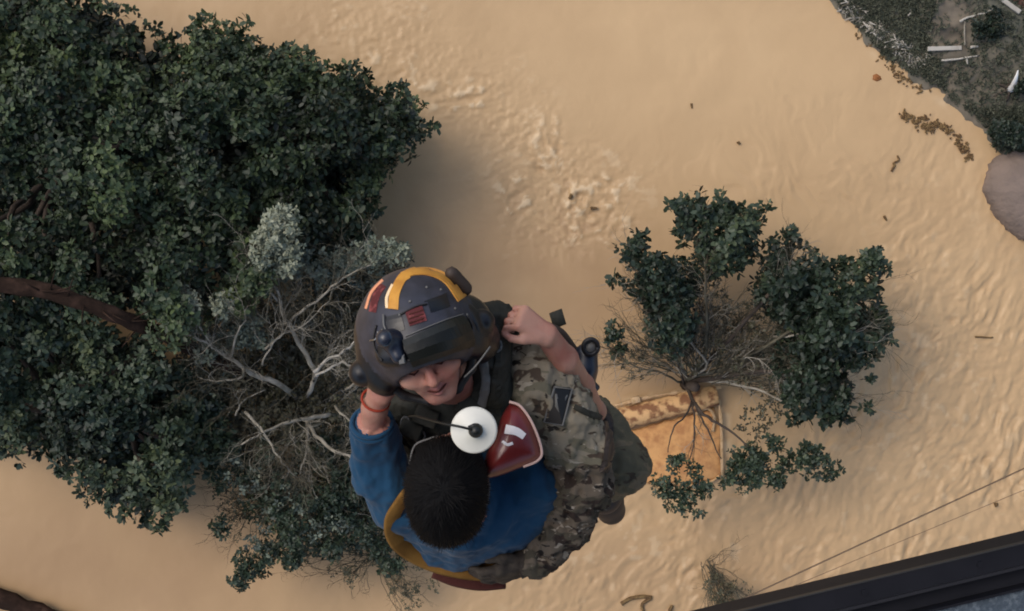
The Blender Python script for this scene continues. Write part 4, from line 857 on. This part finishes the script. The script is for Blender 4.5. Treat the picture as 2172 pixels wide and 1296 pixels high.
for d in (-1, 1):
    mb = MB(); ce = q(d * .031, .014, .080); mb.tube([ce - F * .012, ce - F * .006, ce, ce + F * .008, ce + F * .012], [.004, .0115, .0135, .010, .002], 14); eo = mb.build('eyelid', M['skin'], resc); mb = MB(); mb.tube([q(d * .019, .009, .0925), q(d * .031, .0045, .0955), q(d * .043, .009, .0885)], [.0012, .0022, .0012], 6); mb.build('lash_line', M['maroon'], resc)
    mb = MB(); mb.tube([q(d * .012, .034, .0985), q(d * .030, .0395, .098), q(d * .048, .033, .086)], [.003, .0042, .002], 6); mb.build('eyebrow', M['hair'], resc)
# boots
def boot(a, toe, par, up=(0, 0, 1)):
    a, toe = Vector(a), Vector(toe); s = SDF(); d = (toe - a); s.cap(a + Vector((0, 0, .10)), a, .056, .052, .01, 0); s.chain([a, a + d * .5, toe], [.052, .050, .046], .02, 0)
    o, _, _ = bake(s, 'boot', .007, [M['boot']], par)
    mb = MB(); n_ = d.normalized(); sd_ = Vector((-n_.y, n_.x, 0)).normalized(); mb.box(a + d * .5 - Vector((0, 0, .052)), d * .62, sd_ * .043, (0, 0, .012), bev=.1); so_ = mb.build('sole', M['black'], o) if False else mb.build('sole', M['black'], par)
boot(D(1276, 1042, 4.32), D(1296, 1082, 4.40), resc); boot(D(1118, 975, 4.92), D(1135, 1010, 4.98), resc)
# load vest, shoulder straps and collar
s = SDF(); s.chain([D(985, 800, 3.36), chest + Vector((.01, 0, .01)), belly], [.125, .165, .155], .04, 0); s.cap(D(880, 858, 3.38), D(1040, 770, 3.34), .075, .09, .05, 0)
s.cap(D(1000, 720, 3.24), D(1050, 690, 3.24), .080, .055, .04, 0); s.cap(D(1020, 740, 3.2), D(1035, 820, 3.26), .05, .05, .03, 0); s.cap(D(1050, 665, 3.24), D(1085, 690, 3.26), .022, .02, .02, 0); s.cap(D(850, 880, 3.40), D(905, 930, 3.44), .055, .055, .03, 0)
vest, VV, VQ = bake(s, 'vest', .007, [M['vest']], resc, dict(amt={0: .014}, sc=15, st=(1, 1, 1), seed=8))
def cushion(name, pts, d, th, m, par, rings=(0, .35, .7, .92, 1.0), zs=(1, .95, .75, .4, 0), seg=6, jit=0):
    """rounded pad with the given outline, raised towards the sky"""
    q = smooth_path([D(x, y, d) for x, y in pts + [pts[0]]], seg)[:-1]; n = len(q); cc = sum(q, Vector()) / n; V = [cc + Vector((0, 0, th))]; F_ = []
    for r_, z in list(zip(rings, zs))[1:] + [(1.0, -.9)]:
        for p in q: V.append(cc + (p - cc) * r_ + Vector((0, 0, th * z + random.gauss(0, jit))))
    for k in range(n): F_.append((0, 1 + k, 1 + (k + 1) % n))
    for r_ in range(len(rings) - 1):
        b = 1 + r_ * n
        for k in range(n): F_.append((b + k, b + n + k, b + n + (k + 1) % n, b + (k + 1) % n))
    F_.append(tuple(1 + (len(rings) - 1) * n + k for k in range(n)))
    o = link(name, np_mesh(name, [tuple(v) for v in V], F_, M[m], True), par)
    import bmesh
    bm = bmesh.new(); bm.from_mesh(o.data); bmesh.ops.recalc_face_normals(bm, faces=bm.faces); bm.to_mesh(o.data); bm.free()
    return o, q
cam_p = Vector((0, 0, CAM_Z))
def on(bv, x, y, off=.002, d0=3.3):
    d = (D(x, y, 3.0) - cam_p).normalized(); h = bv.ray_cast(cam_p, d)
    return (h[0] + h[1].normalized() * off * (1 if h[1].dot(d) < 0 else -1), h[1] if h[1].dot(d) < 0 else -h[1]) if h[0] else (D(x, y, d0), Vector((0, 0, 1)))
def ribbon(name, bv, pts, wpx, m, par, th=.003, n=8, off=.0, edge=None):
    """a flat strip laid on a surface along the given line; wpx is its half width"""
    c2 = smooth_path([Vector((x, y, 0)) for x, y in pts], n); V = []; F_ = []; N = 5
    for i, p in enumerate(c2):
        t_ = (c2[min(i + 1, len(c2) - 1)] - c2[max(i - 1, 0)]).normalized(); nn = Vector((-t_.y, t_.x, 0)); w_ = wpx[0] + (wpx[1] - wpx[0]) * i / (len(c2) - 1) if isinstance(wpx, tuple) else wpx
        row = []
        for k in range(N):
            f = -1 + 2 * k / (N - 1); a, nr = on(bv, p.x + nn.x * w_ * f, p.y + nn.y * w_ * f, 0); row.append((a, nr))
        for a, nr in row: V.append(a - nr * .001)
        for k, (a, nr) in enumerate(row): V.append(a + nr * (off + th * (.6 if k in (0, N - 1) else 1)))
    M2 = 2 * N
    for i in range(len(c2) - 1):
        b = i * M2
        for k in range(N - 1): F_.append((b + N + k, b + N + k + 1, b + M2 + N + k + 1, b + M2 + N + k)); F_.append((b + k + 1, b + k, b + M2 + k, b + M2 + k + 1))
        F_.append((b, b + N, b + M2 + N, b + M2)); F_.append((b + N - 1, b + M2 + N - 1, b + M2 + 2 * N - 1, b + 2 * N - 1))
    for b, sgn in ((0, 1), ((len(c2) - 1) * M2, -1)): F_.append(tuple([b + k for k in range(N)] + [b + N + k for k in range(N - 1, -1, -1)]))
    o = link(name, np_mesh(name, [tuple(v) for v in V], F_, M[m], False), par); return o
def bvV(V, Q): return BVHTree.FromPolygons([Vector(v) for v in V], [tuple(int(i) for i in f) for f in Q])
bb, vb = bvV(BV, BQ), bvV(VV, VQ)
both = BVHTree.FromPolygons([Vector(v) for v in np.vstack([BV, VV])], [tuple(int(i) for i in f) for f in np.vstack([BQ, VQ + len(BV)])])
ribbon('shoulder_strap', both, [(1060, 690), (1066, 760), (1058, 830), (1075, 880)], 17, 'vest', resc, .008)
ribbon('harness_strap', both, [(1020, 740), (1030, 810), (1020, 870)], 9, 'grey', resc, .006)
ribbon('harness_strap', both, [(1278, 868), (1292, 905), (1290, 960), (1280, 1000)], 9, 'boot', resc, .007)
ribbon('harness_strap', both, [(1218, 862), (1250, 878), (1275, 885)], 6, 'vest', resc, .006)
ribbon('harness_strap', both, [(842, 885), (870, 920), (905, 950)], 12, 'vest', resc, .009)
# framed badge on the sleeve
pa = []
for x, y in ((1172, 820), (1208, 826), (1194, 898), (1152, 890)): pa.append(on(both, x, y, .006))
def quad_plate(name, c4, off, th, m, par, bow=0):
    nr = (c4[1][0] - c4[0][0]).cross(c4[3][0] - c4[0][0]).normalized(); nr = nr if nr.z > 0 else -nr
    nr = -nr if False else nr; V = [tuple(a + nr * (off - .012)) for a, _ in c4] + [tuple(a + nr * (off + th)) for a, _ in c4]
    return link(name, np_mesh(name, V, [(4, 5, 6, 7)[::1], (0, 1, 5, 4), (1, 2, 6, 5), (2, 3, 7, 6), (3, 0, 4, 7), (3, 2, 1, 0)], M[m], False), par), nr
bd, nr_ = quad_plate('sleeve_badge', pa, 0, .003, 'black', resc); mb = MB(); cn = [a + nr_ * .004 for a, _ in pa]
mb.tube(cn + [cn[0]], .0026, 6); mb.build('badge_frame', M['grey'], resc); mb = MB(); cc = sum(cn, Vector()) / 4
for i, k in ((0, 2), (1, 3)): mb.tube([cn[i].lerp(cc, .35), cc + (cn[1] - cn[0]) * (.08 - .16 * (i == 0)), cn[k].lerp(cc, .5)], [.003, .007, .002], 5)
mb.build('badge_emblem', M['grey'], resc)
for x, y in ((1083, 690), (1098, 680), (1075, 672)):
    mb = MB(); a = D(x, y, 3.22); mb.box(a, (.014, .005, 0), (-.004, .012, 0), (0, 0, .02), bev=.15); mb.build('pouch', M['vest'], resc, False)
for i, (x, y, w, l) in enumerate(((872, 905, 22, 16), (905, 880, 24, 18), (1010, 850, 26, 18), (885, 935, 16, 12))):
    a, nr = on(vb, x, y, .010); u_ = px_m(3.2); mb = MB(); mb.box(a, (w * u_, -.4 * w * u_, 0), (.4 * l * u_, l * u_, 0), nr * .014, bev=.2); mb.build('pouch', M['vest'], resc, True)
mb = MB(); a = D(880, 900, 3.2)
for x, y, l in ((868, 892, 10), (884, 916, 12), (1048, 735, 11)):
    p_, n_ = on(both, x, y, .014); mb = MB(); mb.tube([p_ + Vector((math.cos(w) * l * .001, math.sin(w) * l * .0013, 0)) for w in np.linspace(0, 6.28, 11)], .0028, 6); mb.build('buckle', M['grey'], resc)
# dark carrying gear behind the raised forearm
mb = MB(); mb.tube(smooth_path([D(1160, 690, 3.5), D(1190, 705, 3.52), D(1215, 738, 3.55), D(1240, 775, 3.55)], 5), .010, 7); mb.build('gear_strap', M['boot'], resc)
s = SDF(); s.chain([D(1243, 752, 3.55), D(1240, 785, 3.55), D(1252, 828, 3.57)], [.030, .030, .012], .02, 0); s.cap(D(1205, 745, 3.57), D(1240, 770, 3.57), .012, .016, .01, 0); s.cap(D(1252, 822, 3.57), D(1263, 822, 3.57), .012, .012, .005, 0); bake(s, 'gear_handle', .006, [M['navy']], resc)
mb = MB(); cc = D(1253, 736, 3.50); mb.tube([cc + Vector((math.cos(w) * .018, math.sin(w) * .019, .004 * math.sin(w))) for w in np.linspace(0, 6.283, 19)], .0065, 8); mb.build('gear_ring', M['black'], resc)
mb = MB(); mb.tube([cc - Vector((0, 0, .006)), cc + Vector((0, 0, .001))], [.014, .013], 14); mb.build('gear_cap', M['grey'], resc)
mb = MB(); mb.box(D(1183, 676, 3.6), (.016, .006, 0), (-.006, .020, 0), (0, 0, .015), bev=.2); mb.build('pouch', M['vest'], resc, True)
# ---- helmet
s = SDF(); ax = [tuple(Rr), tuple(U), tuple(F)]; hq = lambda r, u_, f: c + Rr * r + U * u_ + F * f
s.ell(hq(-.006, .036, -.012), ax, [.122, .125, .142], .02, 0)
s.ell(hq(0, .010, -.05), ax, [.118, .125, .105], .03, 0)
for d in (-1, 1): s.ell(hq(d * .106, -.018, .004), ax, [.042, .064, .052], .02, 1)
s.ell(hq(0, .074, .088), ax, [.088, .030, .038], .02, 1)
s.ell(hq(.082, .02, -.03), ax, [.050, .070, .075], .03, 1); s.ell(hq(-.115, -.03, -.045), ax, [.05, .06, .07], .03, 1)
s.ell(hq(0, -.047, .112), ax, [.081, .082, .104], .010, 1, True)
hel, HV, HQ = bake(s, 'helmet', .0045, [M['helmet'], M['helmet_dk']], resc, it=2)
hb = bvV(HV, HQ)
ribbon('reflective_stripe', hb, [(834, 656), (838, 622), (852, 592), (866, 582)], (11, 9), 'yellow', hel, .0025)
ribbon('reflective_stripe', hb, [(852, 586), (880, 576), (915, 577), (950, 594), (980, 634)], (7, 11), 'yellow', hel, .0034)
ribbon('reflective_stripe', hb, [(821, 654), (821, 630), (833, 604)], 3, 'tape_edge', hel, .002)
ribbon('side_stripe', hb, [(776, 655), (788, 620), (812, 594)], 2.5, 'pinktape', hel, .002)
ribbon('side_panel', hb, [(790, 662), (797, 630), (812, 604)], 8, 'redpatch', hel, .001)
ribbon('seam', hb, [(900, 640), (925, 632), (948, 622)], 1.6, 'black', hel, .001)
ribbon('hook_panel', hb, [(910, 650), (950, 637)], 14, 'helmet_dk', hel, .002)
ribbon('hook_panel', hb, [(822, 690), (855, 682)], 18, 'helmet_dk', hel, .002)
ribbon('red_patch', hb, [(864, 676), (900, 664)], 17, 'redpatch', hel, .003)
# moulded letters-like weave bars on the patch are kept as plain red ridges
for k in range(3):
    ribbon('patch_ridge', hb, [(868, 686 - k * 9), (898, 676 - k * 9)], 1.8, 'maroon', hel, .0042)
ribbon('visor_cover', hb, [(866, 748), (902, 734), (942, 719), (988, 702)], (27, 32), 'olivecap', hel, .016)
ribbon('visor_trim', hb, [(860, 714), (898, 698), (938, 682), (980, 667)], 1.4, 'grey', hel, .004)
# night-vision mount and its optic at the wearer's right temple
a, nr = on(hb, 832, 722, .006); s = SDF(); s.cap(a - nr * .01, a + nr * .020, .026, .020, .01, 0); s.cap(on(hb, 846, 755, .004)[0], a, .016, .018, .01, 0); bake(s, 'optic_mount', .0045, [M['navy']], hel)
mb = MB(); mb.tube([a + nr * .012, a + nr * .030, a + nr * .032], [.020, .018, .010], 16); mb.build('lens', M['lens'], hel)
mb = MB(); a2, n2 = on(hb, 855, 757, .012); mb.box(a2, (.006, .001, 0), (-.001, .009, 0), n2 * .005, bev=.2); mb.build('latch', M['grey'], hel, False)
mb = MB(); mb.tube([on(hb, x, y, .004)[0] for x, y in ((788, 722), (799, 720), (805, 712), (804, 703))], .0018, 6); mb.build('clip', M['metal'], hel)
mb = MB(); mb.tube([on(hb, x, y, .005)[0] for x, y in ((816, 668), (817, 690), (824, 706), (838, 708))], .0022, 6); mb.build('cable_clip', M['grey'], hel)
for x, y in ((905, 610), (870, 640), (935, 615), (965, 655), (990, 668), (812, 700), (848, 668)):
    p_, n_ = on(hb, x, y, .001); mb = MB(); mb.tube([p_ - n_ * .001, p_ + n_ * .002], [.0032, .0026], 8); mb.build('screw', M['grey'], hel)
for pts_ in ([(990, 672), (1000, 700), (992, 735), (1005, 765)], [(800, 690), (795, 730), (812, 765)], [(850, 668), (880, 652), (905, 646)]):
    mb = MB(); mb.tube(smooth_path([on(hb, x, y, .003)[0] for x, y in pts_], 6), .0022, 6); mb.build('cable', M['black'], hel)
ribbon('edge_roll', hb, [(842, 768), (880, 762), (920, 752), (960, 738), (995, 722)], 3, 'black', hel, .004)
# dark rear tab at the upper right and boom microphone, chin strap
s = SDF(); s.cap(D(958, 580, 3.05), D(985, 612, 3.08), .016, .018, .01, 0); bake(s, 'rear_tab', .006, [M['boot']], hel)
mb = MB(); mb.tube(smooth_path([D(1040, 735, 2.98), D(1010, 775, 2.97), D(985, 800, 2.99)], 5), .0018, 6); mb.build('boom_microphone', M['grey'], hel)
s = SDF(); s.chain([hq(.100, -.05, .02), hq(.080, -.09, .03), hq(.035, -.118, .045)], [.012, .010, .009], .01, 0); s.chain([hq(-.100, -.05, .02), hq(-.080, -.09, .03), hq(-.035, -.118, .045)], [.012, .010, .009], .01, 0); s.chain([hq(.035, -.118, .045), hq(-.035, -.118, .045)], [.009, .009], .01, 0); bake(s, 'chin_strap', .005, [M['black']], hel)
s = SDF(); s.ell(hq(.116, .000, .006), ax, [.024, .052, .042], .02, 0); s.cap(hq(.128, -.004, .008), hq(.140, -.004, .008), .034, .031, .004, 0); s.ell(hq(.105, -.055, -.01), ax, [.036, .040, .045], .02, 0); bake(s, 'ear_cup', .0055, [M['helmet_dk']], hel)
s = SDF(); s.ell(hq(-.122, -.005, .000), ax, [.024, .056, .048], .02, 0); s.cap(hq(-.134, -.005, 0), hq(-.142, -.005, 0), .030, .028, .004, 0); s.ell(hq(-.11, -.07, -.03), ax, [.055, .050, .06], .04, 0); bake(s, 'ear_cup', .0055, [M['helmet_dk']], hel)

# ---------------- rescued man in blue
SB = D(1000, 1060, 4.3); man = empty('person', SB, 'black haired rescued man in blue shirt seen from above, clinging to the rescuer', 'person')
c = D(950, 1022, 3.16); fr2 = frame((.04, .80, -.42), (0, .35, .9)); R2, U2, F2 = fr2
s = SDF()
s.chain([c - U2 * .07 - F2 * .02, D(960, 1085, 3.36)], [.058, .066], .03, 0)
s.chain([D(870, 1052, 3.40), D(980, 1065, 3.40), D(1122, 1042, 3.42)], [.084, .112, .094], .05, 2)
s.chain([D(960, 1085, 3.50), D(985, 1060, 3.72), D(1010, 1030, 3.95)], [.140, .128, .125], .05, 2)
s.chain([D(905, 1085, 3.46), D(1065, 1098, 3.46)], [.068, .085], .05, 2)
# left arm
s.chain([D(848, 1058, 3.36), D(815, 1005, 3.32), D(800, 962, 3.30)], [.072, .062, .056], .03, 2); s.chain([D(800, 962, 3.30), D(792, 915, 3.24)], [.056, .047], .02, 2)
s.chain([D(790, 920, 3.235), D(795, 865, 3.17), D(806, 835, 3.13)], [.028, .029, .027], .012, 0)
hand(s, D(806, 833, 3.13), D(835, 775, 3.12) - D(806, 833, 3.13), (-.8, .0, .6), 0, 1.05, .35, 1)
# right arm under the rescuer's sleeve, forearm up to his shoulder
s.chain([D(1130, 1030, 3.40), D(1160, 1000, 3.45)], [.080, .072], .03, 2); s.chain([D(1160, 1000, 3.47), D(1200, 945, 3.56)], [.060, .048], .02, 2); s.chain([D(1200, 945, 3.56), D(1262, 872, 3.54)], [.034, .028], .01, 0)
s.chain([D(1262, 872, 3.54), D(1235, 818, 3.40), D(1197, 762, 3.27), D(1160, 712, 3.19)], [.025, .028, .031, .027], .015, 0)
hand(s, D(1160, 712, 3.18), D(1112, 678, 3.16) - D(1160, 712, 3.18), (.45, .45, .75), 0, .86, 1.05, -1)
# legs hang straight down under the two of them
s.chain([D(985, 1030, 4.02), D(990, 1010, 4.2), D(1005, 985, 4.42)], [.095, .088, .062], .03, 3); s.chain([D(1005, 985, 4.42), D(1010, 960, 4.62), D(1015, 945, 4.80)], [.055, .050, .036], .02, 0)
s.chain([D(1060, 1020, 4.02), D(1062, 1000, 4.2), D(1065, 975, 4.42)], [.095, .088, .062], .03, 3); s.chain([D(1065, 975, 4.42), D(1065, 955, 4.62), D(1065, 940, 4.80)], [.055, .050, .036], .02, 0)
for x in (1015, 1065): s.chain([D(x, 940, 4.82), D(x + 4, 915, 4.90)], [.038, .028], .02, 0)
q2 = head_prims(s, c, fr2, 0, 1)
for d in (-1, 1): s.ell(q2(d * .080, -.01, .012), [tuple(R2), tuple(U2), tuple(F2)], [.012, .032, .020], .006, 0)
bake(s, 'body', .0055, [M['skin'], M['lips'], M['blue'], M['maroon']], man, dict(amt={2: .016, 3: .014}, sc=10, st=(1, 1, .6), seed=5))
s = SDF(); ax2 = [tuple(R2), tuple(U2), tuple(F2)]; s.ell(q2(0, .040, -.024), ax2, [.089, .104, .108], .02, 0); s.ell(q2(0, .0, -.055), ax2, [.084, .095, .088], .02, 0); s.ell(q2(0, -.05, -.06), ax2, [.066, .06, .06], .03, 0); s.ell(q2(0, -.06, .11), ax2, [.09, .10, .09], .01, 0, True)
hair, HV2, HQ2 = bake(s, 'hair', .005, [M['hair']], man, dict(amt={0: .0018}, sc=50, st=(1, 1, 1), seed=2), it=2)
hn = vnormals(HV2, HQ2); pick = rng.integers(0, len(HV2), 16000); hp = HV2[pick]; hn_ = hn[pick]
wh = np.array(q2(0, .12, -.06)); tg = hp - wh; tg -= hn_ * (tg * hn_).sum(1, keepdims=True); tg /= np.linalg.norm(tg, axis=1, keepdims=True) + 1e-9; tg += rng.normal(0, .25, tg.shape) + hn_ * .08
sdv = np.cross(tg, hn_); sdv /= np.linalg.norm(sdv, axis=1, keepdims=True) + 1e-9; ln = rng.uniform(.010, .020, (len(hp), 1)); sv = np.stack([hp - sdv * .0007, hp + sdv * .0007, hp + tg * ln + hn_ * .001 + sdv * .0003, hp + tg * ln + hn_ * .001 - sdv * .0003], 1).reshape(-1, 3)
so_ = link('hair_strands', np_mesh('hair_strands', sv, np.arange(len(sv)).reshape(-1, 4), M['strand'], False), man); tag(so_, kind='stuff')
h2 = bvV(HV2, HQ2)
mb = MB(); mb.tube(smooth_path([D(868, 985, 3.20), D(880, 945, 3.19), D(912, 930, 3.17), D(930, 925, 3.17)], 5), .0022, 6); mb.build('collar_edge', M['grey'], man)
mb = MB(); mb.tube(smooth_path([D(1024, 985, 3.22), D(1036, 1020, 3.22), D(1034, 1060, 3.23), D(1022, 1092, 3.24)], 5), [.002] * 6 + [.0032] * 10, 6); mb.build('collar_edge', M['grey'], man)
ca, cb = D(800, 962, 3.30), D(792, 915, 3.24); dw = (cb - ca).normalized(); a_ = dw.cross(Vector((0, 0, 1))).normalized(); b_ = dw.cross(a_)
for k, rr in ((0, .0455), (1, .0475)):
    mb = MB(); mb.tube([cb + dw * (.034 - .012 * k) + (a_ * math.cos(w) + b_ * math.sin(w)) * rr for w in np.linspace(0, 6.283, 27)], .006, 7); mb.build('sleeve_cuff', M['blue'], man)
mb = MB(); w0 = D(797, 848, 3.15); dw = (D(806, 833, 3.13) - D(790, 880, 3.19)).normalized(); a_ = dw.cross(Vector((0, 0, 1))).normalized(); b_ = dw.cross(a_)
mb.tube([w0 + (a_ * math.cos(w) + b_ * math.sin(w)) * .0315 for w in np.linspace(0, 6.283, 23)], .0030, 6); mb.build('bracelet', M['redcord'], man)

# ---------------- rescue sling: amber band round the man's back
def band(name, pts, half, th, m, label, cat, taper=(1, 1, 1, 1)):
    """flat webbing: pts = (px, py, depth, tilt) ; tilt 0 lies flat to the sky, 90 stands on edge"""
    cs = smooth_path([D(p[0], p[1], p[2]) for p in pts], 6); ti = np.interp(np.linspace(0, 1, len(cs)), np.linspace(0, 1, len(pts)), [p[3] for p in pts]); V = []; F_ = []
    for i, p in enumerate(cs):
        t_ = (cs[min(i + 1, len(cs) - 1)] - cs[max(i - 1, 0)]).normalized(); sd_ = t_.cross(Vector((0, 0, 1))).normalized(); up = sd_.cross(t_); hf_ = half * float(np.interp(i / len(cs), [0, .3, .5, 1], taper)); w_ = sd_ * math.cos(R(ti[i])) + up * math.sin(R(ti[i])); nn = t_.cross(w_)
        for a, b in ((-1, 0), (-.8, 1), (0, 1.25), (.8, 1), (1, 0), (.8, -1), (-.8, -1)): V.append(p + w_ * a * hf_ + nn * b * th)
    for i in range(len(cs) - 1):
        for k in range(7): F_.append((i * 7 + k, i * 7 + (k + 1) % 7, (i + 1) * 7 + (k + 1) % 7, (i + 1) * 7 + k))
    F_ += [tuple(range(7))[::-1], tuple((len(cs) - 1) * 7 + k for k in range(7))]
    o = link(name, np_mesh(name, [tuple(v) for v in V], F_, M[m], True)); c_ = cs[len(cs) // 2].copy(); o.data.transform(Matrix.Translation(-c_)); o.location = c_
    if label: tag(o, label, cat)
    return o
band('rescue_sling', [(915, 985, 3.36, 10), (878, 1030, 3.27, 30), (850, 1066, 3.26, 45), (832, 1104, 3.30, 35), (848, 1146, 3.38, 20), (900, 1180, 3.44, 15), (965, 1200, 3.46, 15), (1035, 1206, 3.48, 20), (1100, 1190, 3.52, 40)], .031, .006, 'amber', 'amber rescue sling passing round the back of the man in blue', 'sling', (.5, .62, .9, 1))
band('waistcloth', [(925, 1200, 3.55, 10), (970, 1218, 3.55, 10), (1020, 1226, 3.55, 10), (1070, 1222, 3.56, 10)], .032, .012, 'maroon', 'strip of maroon cloth showing below the amber sling', 'cloth')
# ---------------- red pad, hook disc
o, q_ = cushion('red_pad', [(1082, 856), (1106, 862), (1130, 900), (1148, 955), (1140, 976), (1095, 996), (1050, 1012), (1022, 1010), (1030, 970), (1048, 930), (1066, 880)], 3.16, .045, 'redgloss', None)
cc = D(1090, 940, 3.16); o.data.transform(Matrix.Translation(-cc)); o.location = cc; tag(o, 'glossy dark red padded pouch with pale pink piping beside the white disc', 'pouch')
mb = MB(); mb.tube(smooth_path([D(x, y, 3.145) for x, y in ((1080, 852), (1104, 862), (1130, 900), (1149, 955), (1140, 977), (1110, 990))], 6), .0032, 7); mb.build('piping', M['piping'], o)
ob = BVHTree.FromPolygons([v.co + cc for v in o.data.vertices], [tuple(p.vertices) for p in o.data.polygons])
ribbon('white_mark', ob, [(1072, 910), (1095, 915), (1112, 926)], (10, 7), 'label', o, .0015)  # plain white marks laid on the pad
ribbon('white_mark', ob, [(1066, 936), (1076, 943), (1088, 940)], 3, 'label', o, .0015)
hk = empty('hoist_hook', D(1005, 913, 2.92), 'white hoist bumper disc with black hub hanging between the two heads', 'hoist hook')
mb = MB(); cc = D(1005, 913, 2.92); r_ = 50 * K * 2.92
prof = [(.010, .0), (r_ * .30, .0), (r_ * .32, -.002), (r_ * .90, -.003), (r_ * .985, -.006), (r_, -.012), (r_ * .985, -.020), (r_ * .90, -.023), (.010, -.023)]
n = 56; V = [tuple(cc + Vector((math.cos(w) * a, math.sin(w) * a, z))) for a, z in prof for w in np.linspace(0, 2 * math.pi, n, endpoint=False)]
F_ = [(i * n + k, (i + 1) * n + k, (i + 1) * n + (k + 1) % n, i * n + (k + 1) % n)[::-1] for i in range(len(prof) - 1) for k in range(n)]
link('disc', np_mesh('disc', V, F_, M['white'], True), hk)
mb = MB(); a = cc + Vector((.004, -.0, 0)); mb.tube([a + Vector((0, 0, -.03)), a + Vector((0, 0, .004)), a + Vector((-.001, 0, .016)), a + Vector((-.003, .001, .022))], [.0155, .0155, .013, .005], 16); mb.build('hub', M['olivecap'], hk)
mb = MB(); mb.tube([cc + Vector((-.010, .006, .010)), cc + Vector((0, .011, .012)), cc + Vector((.010, .009, .010))], .005, 7); mb.build('swivel', M['black'], hk)
mb = MB(); mb.tube([cc + Vector((0, 0, -.02)), cc + Vector((0, 0, -.16))], [.016, .013], 10); mb.tube([cc + Vector((.03 * math.cos(w), .0, -.19 + .035 * math.sin(w))) for w in np.linspace(1.6, 7.2, 16)], .008, 8); mb.build('hook', M['metal'], hk)
mb = MB(); mb.tube(smooth_path([cc + Vector((0, .002, .016)), D(975, 905, 2.89), D(935, 897, 2.92), D(888, 884, 3.02), D(868, 884, 3.20)], 6), .0028, 7); o = mb.build('lanyard', M['olivecap'], hk)
